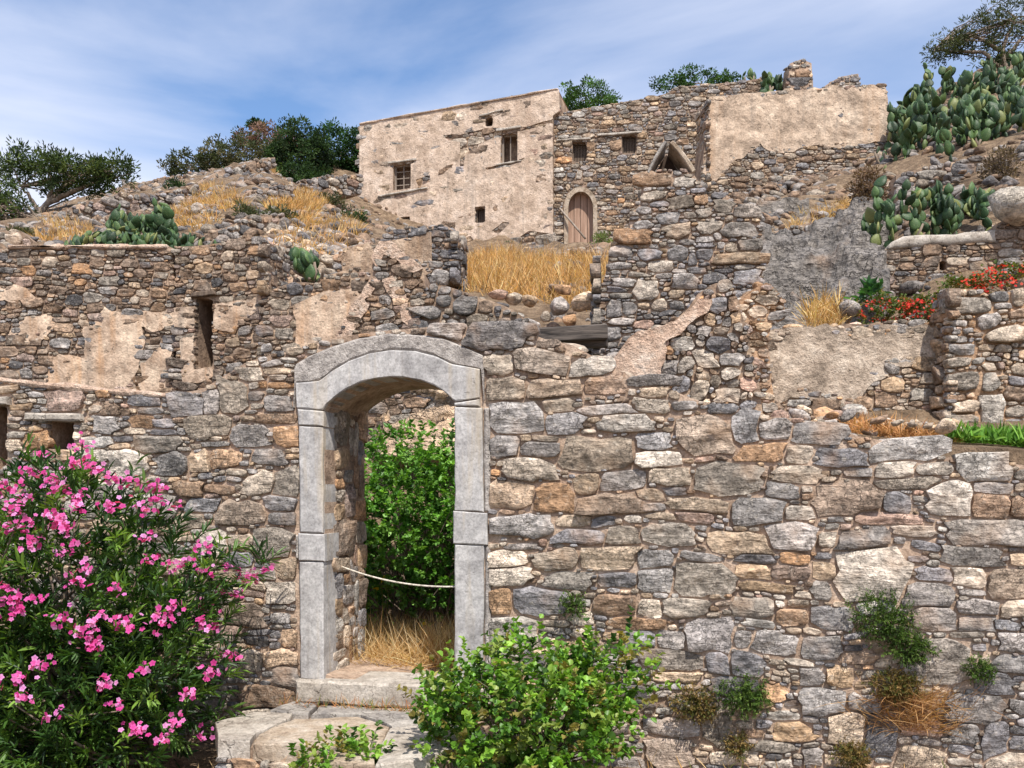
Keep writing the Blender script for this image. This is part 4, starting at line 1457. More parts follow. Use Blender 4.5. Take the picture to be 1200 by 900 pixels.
# stone pier with the little chimney
D1 = Plane(770, 9.6, 6.0)
d1h = tile(690, 190, 3.0, """178,40,290,88,no 285,118,365,165,kt 365,118,410,150,o 235,172,308,222,bg 262,215,352,270,ck 222,130,285,158,b 305,60,360,90,k 110,218,172,245,o 105,240,208,290,no 275,295,345,340,gd 180,300,250,345,b
80,295,150,340,g 212,342,290,388,w 154,418,242,478,w 85,402,170,438,g 375,297,437,335,d 78,350,150,372,g 218,472,275,522,kt 110,486,168,528,g 60,490,110,540,gd 70,542,155,574,g 160,548,220,576,p 20,576,115,620,gb
290,395,375,445,g 410,185,500,240,kn 435,140,500,180,k 505,160,592,205,gk 470,210,592,268,gk 528,268,595,310,kg 435,315,600,360,ct 480,280,528,312,c 280,480,335,512,g 340,320,372,365,d 75,458,150,480,l""")
pier = wall('stone_pier', 'tall ragged pier of mixed fieldstones carrying the small chimney', D1,
            [(694, 440), (697, 400), (700, 370), (706, 335), (714, 300), (719, 286), (724, 275), (740, 268), (738, 250), (750, 240), (755, 222), (752, 205), (785, 200), (812, 202), (820, 214), (824, 236), (836, 238), (850, 241), (868, 240), (887, 246), (892, 268), (890, 290), (896, 312),
             (890, 332), (884, 350), (890, 385), (896, 420), (904, 480), (880, 520), (694, 500)], 0.75, heroes=d1h,
            res=0.03, sizes='mid', pal='grey', mat='stone', core='mortar', nparts=300, proud=0.045, relief=1.25, N=14, warp=0.022, seed=38, ends=[(697, 300, 440, -1)], pmin=(3.5, 6), jit=1.2, cap=0.2)
K1 = Plane(800, 8.35, 4.0)
wall('broken_wall', 'broken wall end with rubble core exposed and a pinkish lime slope', K1,
     [(690, 440), (716, 424), (728, 408), (738, 394), (760, 388), (790, 376), (806, 362), (818, 344), (836, 332), (852, 330), (862, 345), (868, 365), (876, 385), (882, 420), (890, 450), (896, 500), (840, 520), (690, 470)], 0.8,
     res=0.025, sizes=[(0.12, .14, .2, .1, .15), (0.48, .07, .13, .06, .11), (0.4, .04, .08, .04, .07)], pal='warm', mat='stone', core='mortar_brown', nparts=300, proud=0.06, relief=1.5, N=12, warp=0.03, seed=39, smooth=False, pmin=(2.4, 4), jit=1.8, joint=0.006,
     patches=[([(706, 434), (720, 420), (730, 405), (742, 393), (762, 389), (788, 378), (806, 364), (818, 350), (836, 352), (832, 368), (812, 380), (796, 392), (778, 402), (782, 412), (772, 440), (760, 452)], 'lime_cap', 'lime_slope', 0.03, 0.07)], cap=0.15)
K2 = Plane(890, 9.1, -6.0)
wall('broken_wall', 'crumbling ochre earth and stone bank beside the broken wall end', K2,
     [(866, 352), (884, 338), (900, 330), (916, 345), (924, 372), (905, 380), (900, 400), (904, 440), (908, 480), (912, 510), (866, 510)], 0.8,
     res=0.03, sizes='rubble', pal='warm', mat='stone', core='earth_mortar', nparts=120, proud=0.04, relief=1.4, N=12, seed=40, smooth=False, pmin=(2.6, 4), jit=1.6, joint=0.02, coreamp=0.03, cap=0.16)

# chimney: two leaning slabs on the pier
ch = empty('chimney', D1.w(D1.uv(785, 203), -0.2), 'little tent-shaped chimney pot of two leaning slabs on the pier', 'chimney')
ap = D1.uv(783, 167)
fl, fr = D1.uv(761, 204), D1.uv(811, 203)


def lean(a, b, th, seed, mat):
    d = (b - a) / np.linalg.norm(b - a)
    n = np.array([d[1], -d[0]])
    if n[1] < 0:
        n = -n
    pts = []
    for t in np.linspace(0, 1, 7):
        bow = math.sin(t * math.pi) * 0.012
        pts.append(a + (b - a) * t + n * bow)
    pts2 = [p + n * th for p in pts][::-1]
    return block_obj('leaning_slab', D1, np.array(pts + pts2), 0.02, -0.40, mat, ch, 0.01, 0.05, seed, 0.004, uv=True)


lean(fl, ap + np.array([-.012, 0]), 0.03, 1, 'flag_grey')
lean(ap + np.array([.012, -.01]), fr, 0.045, 2, 'flag_tan')
sheet('chimney_back', D1, np.array([fl - [.02, .05], fr - [-.02, .05], ap]), [], -0.34, -0.42, 0.03, M['hollow_shade'], ch, 0.004, 5, 3)  # dark sheet, shade of the chimney hollow put into its colour

# charred beams left in the gap
bp = empty('timber_beam', P(668, 405, 9.0), 'charred dark timber beams lying across the gap beside the pier', 'beam')
def beam(x0, y0, x1, y1, hw, Y0, Y1, seed):
    a, b = P(x0, y0, Y0), P(x1, y1, Y1)
    d = b - a
    L = np.linalg.norm(d)
    return box('beam', (a + b) / 2, (L / 2, 0.07, hw), 'beam_wood', bp, math.atan2(d[1], d[0]), (0.05, -math.asin(d[2] / L)), 0.012)
beam(622, 394, 712, 389, 0.072, 9.15, 9.1, 1)
beam(640, 405, 712, 403, 0.035, 9.3, 9.2, 2)

# right: grey rendered wall, pier of big stones, terrace wall
E1 = Plane(1000, 9.9, 0.0)
wall('rendered_wall', 'weathered wall with blotchy grey render beside the big-stone pier', E1,
     [(880, 386), (905, 388), (930, 384), (965, 386), (990, 379), (1020, 380), (1060, 376), (1085, 378), (1125, 374), (1125, 520), (880, 510)], 0.45,
     res=0.03, sizes='mid', pal='warm', mat='stone', core='mortar_brown', nparts=160, proud=0.03, N=12, seed=45, pmin=(3, 6),
     patches=[([(890, 394), (930, 388), (1000, 384), (1060, 381), (1106, 380), (1108, 425), (1090, 436), (1070, 430), (1050, 428), (1032, 440), (1018, 452), (1010, 470), (990, 480), (960, 470), (925, 462), (905, 470), (893, 440)], 'plaster_grey', 'render_patch', 0.06, 0.12)], cap=0.17)
F1 = Plane(1150, 9.63, -1.0)
f1h = tile(1080, 320, 3.913, """125,70,250,125,k 128,112,316,180,k 300,85,400,125,gd 320,128,410,165,g 400,80,470,160,c 250,175,345,250,g 285,245,470,320,k 132,205,200,245,g 140,280,215,318,g 132,318,248,390,g 128,390,230,430,k
122,455,265,545,k 135,590,270,638,ct 130,640,270,705,k 305,388,355,412,g 400,480,470,515,b 375,520,500,585,n 380,612,470,670,k 270,465,345,550,l 245,555,370,760,l 412,300,480,350,k 415,410,480,470,k 160,710,260,755,k""")
wall('stone_pier', 'pier of big flat stones set in ochre earth, at the far right', F1,
     [(1112, 342), (1124, 338), (1142, 338), (1164, 346), (1180, 342), (1196, 342), (1230, 350), (1330, 352), (1460, 360), (1460, 570), (1112, 540)], 0.26, heroes=f1h, ends=[(1112, 343, 530, -1)],
     res=0.025, sizes=[(0.35, .2, .36, .1, .18), (0.4, .12, .22, .06, .1), (0.25, .06, .12, .04, .07)], pal='warm', mat='stone', core='earth_mortar', nparts=160, proud=0.06, relief=1.2, N=14, seed=46, pmin=(4, 7), joint=0.025, coreamp=0.03, cap=0.22)
G1 = Plane(1100, 13.8, 8.0)
g1 = wall('terrace_wall', 'brown terrace wall under the lower prickly pear', G1,
          [(1028, 312), (1036, 294), (1060, 290), (1100, 287), (1165, 282), (1168, 262), (1200, 248), (1330, 236), (1330, 380), (1028, 380)], 0.6, holes=[[(1101, 317), (1109, 317), (1109, 305), (1101, 305)]],
          res=0.035, sizes='mid', pal='brown', mat='stone_mid', core='mortar_brown', nparts=260, proud=0.04, N=12, seed=47, pmin=(3.5, 6), joint=0.012, cap=0.2)
block_obj('coping', G1, [(1038, 293), (1100, 288), (1165, 283), (1165, 270), (1130, 273), (1085, 276), (1058, 278), (1044, 284)], 0.05, -0.6, 'slab', g1, 0.03, 0.12, 6, 0.03, smooth=True)
rb = np.random.default_rng(61)
bo = rock('boulder', P(1192, 240, 13.6), 0.48, rb, col=alb((176, 166, 152)), flat=1.05, rot=(0, 0, .4))
tag(bo, 'big pale boulder on the terrace wall at the right edge', 'boulder')
G2 = Plane(1130, 19.0, 6.0)
wall('terrace_wall', 'dry-stone terrace wall between the two prickly pear thickets', G2, [(1050, 205), (1090, 195), (1140, 186), (1200, 178), (1300, 170), (1300, 250), (1050, 250)], 0.5, res=0.05, sizes='far', pal='grey', mat='stone_far', core='mortar_brown', nparts=140, N=10, seed=48, proud=0.06, pmin=(3, 5))
H1 = Plane(950, 17.5, 6.0)
wall('drystone_wall', 'low strip of tumbled stones crossing the bare rock face', H1, [(888, 288), (905, 272), (935, 264), (965, 258), (1000, 250), (1022, 250), (1024, 272), (980, 280), (930, 290), (890, 300)], 0.5, res=0.045, sizes=[(0.6, .16, .3, .12, .2), (.4, .1, .16, .08, .12)], pal='grey', mat='stone_mid', nparts=150, N=10, seed=49, proud=0.07, pmin=(2.5, 4), joint=0.015, cap=0.22)


# bare grey bedrock
def outcrop(name, label, corners, nu, nv, amp, seed, tone, cat='rock'):
    """a rock face spanned by (px,py,Y) corners: bl, br, tr, tl, broken into tilted facets"""
    c = [P(*q) for q in corners]
    r = np.random.default_rng(seed)
    s, t = np.meshgrid(np.linspace(0, 1, nu), np.linspace(0, 1, nv), indexing='ij')
    B = ((1 - s) * (1 - t))[..., None] * c[0] + (s * (1 - t))[..., None] * c[1] + (s * t)[..., None] * c[2] + ((1 - s) * t)[..., None] * c[3]
    nrm = np.cross(c[1] - c[0], c[3] - c[0])
    nrm /= np.linalg.norm(nrm)
    if nrm[1] > 0:
        nrm = -nrm
    # jagged terraces: ridged noise, stepped
    q = np.stack([B[..., 0] * 1.1 + B[..., 2] * 0.5, B[..., 2] * 1.9 - B[..., 0] * 0.6, B[..., 1] * .4], -1)
    h = fbm(q * 0.7, seed, 3)
    st = np.floor(h * 5 + fbm(q * 2.5, seed + 8, 2) * 1.2)
    d = amp * (h * 0.8 + 0.22 * st + 0.35 * fbm(q * 3.1, seed + 4, 4))
    edge = np.minimum(np.minimum(s, 1 - s), np.minimum(t, 1 - t))
    d = d - amp * 1.2 * np.clip(1 - edge / 0.07, 0, 1)
    V = (B + nrm * d[..., None]).reshape(-1, 3)
    n = nv
    A = (np.arange(nu - 1)[:, None] * n + np.arange(nv - 1)[None]).ravel()
    F = np.stack([A, A + n, A + n + 1, A + 1], 1)
    # give it depth: skirt going back into the hill
    Vb = V + np.array([0, 1.2, -0.3])
    allV = np.concatenate([V, Vb])
    N0 = len(V)
    idx = np.arange(nu * nv).reshape(nu, nv)
    rim = np.concatenate([idx[:, 0], idx[-1, 1:], idx[-2::-1, -1], idx[0, -2:0:-1]])
    rn = np.roll(rim, -1)
    F = np.concatenate([F, np.stack([rn, rim, rim + N0, rn + N0], 1), A[:, None][:0].repeat(4, 1)])
    colr = np.tile(np.append(alb(tone), 0.2), (len(allV), 1))
    colr[:, :3] *= (1 + 0.35 * fbm(allV * 0.8, 21, 3))[:, None]
    return tag(mesh(name, allV, F, M['bedrock'], None, True, colr), label, cat)


outcrop('rock_outcrop', 'sloping bare grey limestone bedrock below the cistern wall', [(872, 374, 12.2), (1050, 374, 12.2), (1050, 250, 16.9), (872, 256, 16.8)], 90, 80, 0.62, 3, (126, 120, 115))
outcrop('rock_outcrop', 'smooth grey rock slab under the cistern rubble', [(872, 300, 18.0), (960, 296, 18.0), (950, 230, 20.5), (886, 226, 20.5)], 30, 26, 0.3, 5, (136, 128, 120))
outcrop('rock_outcrop', 'pale jagged rocks on the skyline beside the pines', [(118, 262, 31), (236, 256, 31), (226, 212, 36), (140, 214, 36)], 50, 30, 0.7, 6, (156, 148, 142))
outcrop('rock_outcrop', 'pale crag seen through the top of the doorway', [(436, 545, 10.05), (545, 545, 10.05), (545, 432, 10.3), (440, 432, 10.3)], 36, 30, 0.34, 7, (196, 170, 144))

# ------------------------------------------------------------------ terraces on the hill at the left
TW = [
    ('low dry-stone bank climbing towards the skyline shrubs', 33, 0, [(232, 216), (258, 200), (290, 190), (322, 184), (324, 196), (290, 206), (262, 216), (236, 224)]),
    ('grey terrace wall right of the golden grass on the hill', 27, 0, [(292, 224), (310, 220), (342, 217), (346, 236), (318, 240), (293, 240)]),
    ('stony terrace wall at the left corner of the pale house', 27.5, 0, [(355, 212), (380, 206), (424, 204), (424, 228), (390, 232), (357, 228)]),
    ('terrace wall of loose grey stones above the slit window', 20, 0, [(252, 272), (275, 262), (300, 254), (334, 250), (336, 274), (300, 280), (256, 286)]),
    ('short stone bank between two patches of golden grass', 23, 0, [(205, 252), (222, 245), (262, 246), (264, 256), (240, 266), (208, 264)]),
    ('long dry-stone bank behind the left prickly pear', 25, -6, [(48, 270), (70, 248), (100, 236), (140, 226), (180, 228), (232, 214), (236, 226), (190, 252), (140, 268), (90, 274)]),
    ('dry-stone wall at the left edge below the pines', 18, 0, [(-80, 268), (0, 270), (24, 270), (40, 284), (40, 296), (-80, 296)]),
    ('stony bank right above the small cactus', 15.5, 0, [(314, 300), (330, 286), (352, 290), (360, 296), (392, 300), (420, 292), (424, 320), (314, 330)]),
    ('low terrace wall under the wooden door of the stone house', 30, 6, [(560, 300), (590, 292), (640, 290), (720, 288), (722, 306), (660, 312), (560, 314)]),
]
def stand(px, py, lo=12.8, hi=36.0):
    """distance at which the hillside on bearing px is seen at photo row py"""
    Ys = np.linspace(lo, hi, 240)
    gy = HYP - (hill_zv(np.full(240, float(px)), Ys) - EYE) / Ys * FPX
    return float(Ys[int(np.argmin(np.abs(gy - py)))])


for k, (lb, Y, yaw, pg) in enumerate(TW):
    pa_ = np.array(pg, float)
    xm = pa_[:, 0].mean()
    lo_ = pa_[np.argsort(pa_[:, 0])[:2]]
    hi_ = pa_[np.argsort(-pa_[:, 0])[:2]]
    if k < 8:
        yl, yr = stand(lo_[:, 0].mean(), lo_[:, 1].max() - 3), stand(hi_[:, 0].mean(), hi_[:, 1].max() - 3)
        xl, xr_ = (lo_[:, 0].mean() - CXP) / FPX * yl, (hi_[:, 0].mean() - CXP) / FPX * yr
        yaw = float(np.clip(-math.degrees(math.atan2(yr - yl, xr_ - xl)), -48, 30))
        xm, Y = lo_[:, 0].mean(), yl
    wall('drystone_wall', lb, Plane(xm, Y, yaw), pg + [], 0.7, res=0.06 if Y > 21 else 0.045, sizes=[(0.5, .26, .5, .16, .26), (.5, .12, .26, .1, .16)] if Y > 21 else [(0.6, .16, .32, .12, .2), (.4, .1, .16, .08, .12)],
         pal='grey' if k != 7 else 'warm', mat='stone_far', core='mortar_brown', nparts=60, N=9, seed=200 + k, proud=0.09, pmin=(2.5, 4), joint=0.02, cap=0.3 if Y > 21 else 0.2, coreamp=0.03)

# loose stones over the slopes
rr = np.random.default_rng(77)


def scatter_on(n, pxr, Yr, smin, smax, zoff=0.0):
    pts, ss = [], []
    for k in range(n):
        px, Y = rr.uniform(*pxr), rr.uniform(*Yr)
        pts.append(ground_at(px, Y) + np.array([0, 0, zoff]))
        ss.append(smin + (smax - smin) * rr.random() ** 2.2)
    return pts, ss


p_, s_ = scatter_on(6000, (-60, 520), (14.5, 36), 0.04, 0.2)
rubble('rubble', 'loose stones strewn over the left hillside', p_, s_, 'hill', rr, 'stone_far')
p_, s_ = scatter_on(2600, (640, 1300), (11, 32), 0.04, 0.22)
rubble('rubble', 'loose stones strewn over the right slope', p_, s_, 'hill', rr, 'stone_far')
p_, s_ = scatter_on(700, (815, 1045), (19.5, 27), 0.05, 0.26)
rubble('rubble', 'tumbled stones below the cistern wall', p_, s_, 'hill', rr, 'stone_far')
p_, s_ = scatter_on(900, (310, 430), (11.3, 17), 0.03, 0.15)
rubble('rubble', 'stony scree around the small cactus on the slope', p_, s_, 'warm', rr, 'stone_mid')
p_, s_ = scatter_on(200, (840, 1130), (6.9, 9.6), 0.03, 0.1)
rubble('rubble', 'crumbled stones on the ledge behind the front wall', p_, s_, 'warm', rr, 'stone')
# single fallen blocks
FB = [(965, 490, 8.2, .19, 'o', 'orange fallen block leaning behind the front wall'), (1000, 484, 8.3, .17, 'l', 'grey angular fallen block beside the orange one'), (1040, 498, 8.0, .15, 'w', 'pale rounded block on the ledge'),
      (940, 482, 8.4, .13, 'c', 'small cream block left of the orange fallen block'), (1018, 505, 7.8, .12, 'g', 'small grey block in the dry grass on the ledge'),
      (603, 350, 10.9, .17, 'k', 'grey boulder at the lower edge of the golden grass'), (622, 352, 11.2, .16, 't', 'tan boulder among golden grass stems'), (655, 360, 11.0, .2, 'g', 'rounded grey boulder left of the pier'),
      (685, 352, 10.8, .22, 'c', 'cream boulder touching the left side of the pier'), (640, 372, 10.6, .14, 'k', 'small block just above the charred beam'), (668, 375, 10.5, .15, 'o', 'ochre stone resting above the charred beam'),
      (605, 372, 10.4, .15, 'l', 'pale stone at the end of the dry-stone wall'), (585, 345, 10.8, .15, 'p', 'pinkish stone on top of the dry-stone wall'),
      (995, 362, 11.2, .2, 'g', 'squared grey stone upright behind the rendered wall'), (660, 340, 11.8, .15, 'o', 'orange brown stone half hidden in golden grass')]
for (x, y, Y, s, c, lb) in FB:
    o = rock('fallen_stone', P(x, y, Y), s * 0.8, rr, col=alb(PAL[c]), flat=1.1)
    tag(o, lb, 'stone', 'fallen building stones')

# ------------------------------------------------------------------ houses on the upper terrace
A1 = Plane(540, 32.0, 15.0)
winA = {'w1': [(461, 224), (482, 221), (482, 191), (461, 194)], 'w2': [(587, 192), (607, 189), (607, 155), (587, 158)], 'w3': [(569, 149), (578, 148), (578, 137), (569, 138)],
        'w4': [(557, 262), (569, 261), (569, 242), (557, 243)], 'w5': [(470, 259.5), (481, 258.5), (481, 254), (470, 255)]}
A_poly = [(422, 146), (455, 141), (500, 132), (540, 125), (580, 118), (615, 111), (648, 105), (655, 108), (656, 130), (648, 136), (648, 300), (600, 312), (500, 312), (422, 300)]
ar = wall('plaster_house', 'tall abandoned house with pale peeling plaster front and small windows', A1, A_poly, 5.0, holes=list(winA.values()), res=0.06, sizes='far', pal='house', mat='stone_far', core='mortar_brown', nparts=150, N=10, seed=71, proud=0.035, cat='house', joint=0.012, cores=0.16,
          patches=[])
pa = A1.poly([(422, 146), (655, 105), (656, 130), (648, 136), (648, 300), (422, 300)])
bare = [[(519, 160), (532, 158), (550, 156), (585, 150), (600, 152), (648, 142), (648, 146), (612, 154), (588, 160), (572, 166), (560, 172), (558, 180), (545, 182), (541, 204), (538, 200), (539, 168), (526, 166)],
        [(455, 194), (470, 188), (489, 188), (484, 192), (461, 196)], [(444, 231), (500, 220), (500, 222), (444, 233)], [(487, 212), (504, 204), (505, 212), (490, 220)], [(560, 137), (592, 128), (585, 134), (566, 140)],
        [(566, 198), (615, 186), (616, 189), (570, 200)], [(424, 244), (432, 240), (440, 254), (434, 266), (426, 262)], [(600, 284), (620, 272), (648, 274), (648, 300), (600, 300)], [(535, 282), (552, 276), (560, 286), (548, 292)], [(576, 270), (590, 260), (598, 262), (584, 274)]]
bareU = [roughen(A1.poly(b), 0.05, 0.22, 300 + k) for k, b in enumerate(bare)]
sheet('plaster_coat', A1, roughen(pa, 0.02, 0.4, 5), [A1.poly(h) for h in winA.values()] + bareU, 0.05, -0.02, 0.075, M['plaster_house'], ar, 0.02, 1.4, 72)
block_obj('roof_edge', A1, [(422, 147), (655, 106), (654, 103.6), (421.5, 144.8)], 0.09, -5.0, 'plaster_house', ar, 0.03, 0.3, 73, 0.03)


def bars(pl, pg, parent, mat, fr=0.05, nv=1, nh=2, back=-0.18, boards=False, dep=0.06, fmat=None):
    q = pl.poly(pg)
    a, b = q.min(0), q.max(0)

    def bx(u0, v0, u1, v1, w0, w1, m, nm, par):
        return block_obj(nm, pl, np.array([[u0, v0], [u1, v0], [u1, v1], [u0, v1]]), w0, w1, m, par, 0.006, 0, 0, 0, uv=True)
    root = bx(a[0], a[1], b[0], b[1], back - 0.35, back - 0.5, 'mortar_brown', 'window', parent)
    for (u0, v0, u1, v1) in ((a[0], a[1], a[0] + fr, b[1]), (b[0] - fr, a[1], b[0], b[1]), (a[0] + fr, a[1], b[0] - fr, a[1] + fr), (a[0] + fr, b[1] - fr, b[0] - fr, b[1])):
        bx(u0, v0, u1, v1, back + dep, back, mat, 'frame', root)
    for k in range(nv):
        u = a[0] + (b[0] - a[0]) * (k + 1) / (nv + 1)
        bx(u - .018, a[1] + fr, u + .018, b[1] - fr, back + dep * .8, back + .01, fmat or mat, 'bar', root)
    for k in range(nh):
        v = a[1] + (b[1] - a[1]) * (k + 1) / (nh + 1)
        bx(a[0] + fr, v - .015, b[0] - fr, v + .015, back + dep * .6, back + .012, fmat or mat, 'bar', root)
    if boards:
        n = 4
        for k in range(n):
            u0 = a[0] + fr + (b[0] - a[0] - 2 * fr) * k / n
            u1 = a[0] + fr + (b[0] - a[0] - 2 * fr) * (k + 1) / n
            bx(u0 + .006, a[1] + fr, u1 - .006, b[1] - fr, back - .02, back - .05, mat, 'shutter_board', root)
    return root


M['pale_wood'] = wood_material('pale_wood', alb((104, 94, 86)), alb((150, 138, 126)), 2, 0.8)
bars(A1, winA['w1'], ar, 'pale_wood', 0.06, 1, 3)
bars(A1, winA['w2'], ar, 'pale_wood', 0.07, 1, 0)
bars(A1, winA['w3'], ar, 'old_wood', 0.03, 0, 0)
bars(A1, winA['w4'], ar, 'old_wood', 0.05, 0, 0, boards=True)
for (pg_, s) in (([(456, 193), (489, 188.5), (489, 186), (456, 190.5)], 1), ([(582, 155), (611, 150.5), (611, 147.5), (582, 152)], 2), ([(562, 138), (590, 130.5), (590, 128.5), (562, 135.5)], 3)):
    block_obj('lintel', A1, pg_, 0.10, -0.3, 'slab', ar, 0.02, 0.15, s, 0.02)
block_obj('sill', A1, [(444, 232), (502, 222), (502, 220), (444, 230)], 0.12, -0.05, 'slab', ar, 0.02, 0.15, 4, 0.02)
block_obj('sill', A1, [(582, 195), (612, 190), (612, 188), (582, 193)], 0.10, -0.05, 'slab', ar, 0.02, 0.15, 4, 0.02)

B1 = Plane(720, 31.2, 4.0)
dcx, dy0, dr = 680.5, 244.0, 14.5
archD = [(dcx + dr * math.cos(t), dy0 - 19 * math.sin(t)) for t in np.linspace(0, math.pi, 11)]
doorB = [(dcx - dr, 290)] + [(dcx + dr, 290)] + archD
wB1, wB2 = [(671, 190), (688, 189), (688, 166), (671, 167)], [(729, 180), (746, 179), (746, 157), (729, 158)]
archO = [(dcx + 19.5 * math.cos(t), dy0 - 24.5 * math.sin(t)) for t in np.linspace(0, math.pi, 15)]
dblock = [(dcx - 19.5, 292), (dcx + 19.5, 292)] + archO
bh = tile(640, 140, 5.626, '60,240,170,290,o 270,160,320,205,o 425,145,495,205,o 600,90,660,135,t 360,385,400,425,o 400,605,470,640,o 200,345,240,390,w 590,180,625,230,t 470,520,520,555,o 130,430,160,470,t')
br = wall('stone_house', 'bare rubble stone house with arched wooden door and two shuttered windows', B1,
          [(646, 134), (680, 128), (720, 121), (764, 114), (780, 110), (792, 102), (830, 99), (870, 95), (896, 91), (900, 130), (900, 300), (646, 312)], 4.5, holes=[doorB, wB1, wB2], block=[dblock], heroes=bh,
          res=0.042, sizes='house', pal='house', mat='stone_far', core='mortar_brown', nparts=300, N=9, seed=81, proud=0.045, cat='house', joint=0.016, cores=0.15, pmin=(3.5, 6), cap=0.45)
sheet('door_surround', B1, B1.poly(dblock), [B1.poly([(dcx - dr, 296), (dcx + dr, 296)] + archD)], 0.07, -0.3, 0.07, M['flag_tan'], br, 0.006, 2, 82)
dq = B1.poly(doorB)
da, db = dq.min(0), dq.max(0)
for k in range(4):
    u0 = da[0] - .03 + (db[0] - da[0] + .06) * k / 4
    u1 = da[0] - .03 + (db[0] - da[0] + .06) * (k + 1) / 4
    block_obj('door_board', B1, np.array([[u0 + .008, da[1]], [u1 - .008, da[1]], [u1 - .008, db[1] + .04], [u0 + .008, db[1] + .04]]), -0.22 + 0.006 * (k % 2), -0.3, 'door_wood', br, 0.006, 0, 0, 0, uv=True)
bars(B1, wB1, br, 'old_wood', 0.05, 0, 0, back=-0.2, boards=True)
bars(B1, wB2, br, 'old_wood', 0.05, 0, 0, back=-0.2, boards=True)
for pg_, s in (([(652, 166.5), (692, 164), (692, 161.5), (652, 164)], 1), ([(700, 160.5), (752, 156.5), (752, 154), (700, 158)], 2)):
    block_obj('lintel', B1, pg_, 0.09, -0.3, 'slab', br, 0.02, 0.15, s, 0.02)
a_, b_ = B1.w(B1.uv(656, 245), 0.10), B1.w(B1.uv(686, 284), 0.45)
V, F = tube([a_, (a_ + b_) / 2, b_], 0.035, 6)
po = mesh('prop_pole', V, F, M['pale_wood'], None)
tag(po, 'slanting wooden pole propped across the arched house door', 'pole')

C1 = Plane(930, 27.0, -2.0)
wall('cistern_wall', 'big ochre plastered wall on a rubble base at the top of the slope', C1,
     [(818, 225), (824, 190), (828, 150), (832, 114), (870, 110), (940, 106), (1000, 102), (1036, 99), (1040, 110), (1042, 160), (1040, 190), (1036, 215), (1022, 250), (960, 268), (880, 275), (818, 270)], 1.2,
     res=0.042, sizes='house', pal='house', mat='stone_far', core='mortar_brown', nparts=260, N=9, seed=91, proud=0.05, ends=[(829, 116, 270, -1)], joint=0.016, cores=0.15, pmin=(3, 5),
     patches=[([(826, 200), (829, 150), (831, 113), (870, 110), (940, 106), (1000, 102), (1036, 99), (1040, 110), (1042, 165), (1020, 168), (985, 172), (955, 168), (930, 178), (905, 180), (890, 172), (880, 182), (862, 186), (855, 200), (838, 215)], 'plaster_cistern', 'plaster_coat', 0.09, 0.3)])
Mn = Plane(938, 29.5, 0)
wall('merlon', 'upright stone stub standing on the skyline above the cistern', Mn, [(923, 120), (924, 92), (926, 74), (940, 69), (951, 74), (953, 100), (954, 120)], 0.7, res=0.05, sizes='far', pal='house', mat='stone_far', nparts=60, N=10, seed=92, proud=0.05, pmin=(3, 5), cap=0.3)
Lw = Plane(985, 30, 0)
wall('ruined_wall', 'low grey wall remnant on the skyline right of the stub', Lw, [(958, 120), (962, 104), (972, 97), (985, 90), (1006, 86), (1010, 120)], 0.6, res=0.05, sizes='far', pal='grey', mat='stone_far', nparts=60, N=10, seed=93, proud=0.05, pmin=(3, 5), cap=0.35)
# ------------------------------------------------------------------ plants
def unit(v):
    return v / (np.linalg.norm(v, axis=-1, keepdims=True) + 1e-9)


def leaf_mesh(Pt, D, L, W, cols, r, fold=0.25, droop=0.15, up=None, ribbon=False):
    """two folded quads per leaf; all leaves of one plant in one mesh"""
    n = len(Pt)
    D = unit(D)
    ref = r.normal(0, 0.35, (n, 3)) + (np.array([0, 0, 1.0]) if up is None else up)
    S = unit(np.cross(D, ref))
    Nn = np.cross(S, D)
    L = np.broadcast_to(L, (n,))[:, None]
    W = np.broadcast_to(W, (n,))[:, None]
    dr = droop * L

    def pt(t, s, h):
        return Pt + D * L * t + S * W * s + Nn * (W * h) - Nn * dr * t * t
    V = np.stack([pt(0, 0, 0), pt(.33, -.5, fold), pt(.72, -.38, fold), pt(1, 0, 0), pt(.33, .5, fold), pt(.72, .38, fold)], 1).reshape(-1, 3)
    o = np.arange(n)[:, None] * 6
    F = np.concatenate([o + np.array([0, 3, 2, 1]), o + np.array([0, 4, 5, 3])])
    if ribbon:
        F = np.concatenate([o + np.array(q) for q in ((0, 4, 1), (1, 4, 5), (1, 5, 2), (2, 5, 3))])
    C = np.repeat(cols, 6, 0)
    return V, F, C


def leafcols(n, tones, r, k=0.9, jit=0.18):
    t = np.array([alb(c, k) for c in tones])
    c = t[r.integers(len(t), size=n)]
    return np.clip(c * (1 + r.normal(0, jit, (n, 1))), 0.004, 0.8)


def in_ell(n, ells, r, shell=0.55, front=0.0):
    """points through a set of ellipsoids (centre, radii), denser towards the skin; returns points and outward directions"""
    vol = np.array([e[1][0] * e[1][1] * e[1][2] for e in ells]) ** 0.8
    pick = r.choice(len(ells), size=n, p=vol / vol.sum())
    d = unit(r.normal(0, 1, (n, 3)))
    if front:
        d[:, 1] = np.where((d[:, 1] > 0) & (r.random(n) < front), -d[:, 1], d[:, 1])
    rad = shell + (1 - shell) * r.random(n) ** 0.6
    c = np.array([e[0] for e in ells])[pick]
    rr_ = np.array([e[1] for e in ells])[pick]
    return c + d * rr_ * rad[:, None], unit(d / rr_)


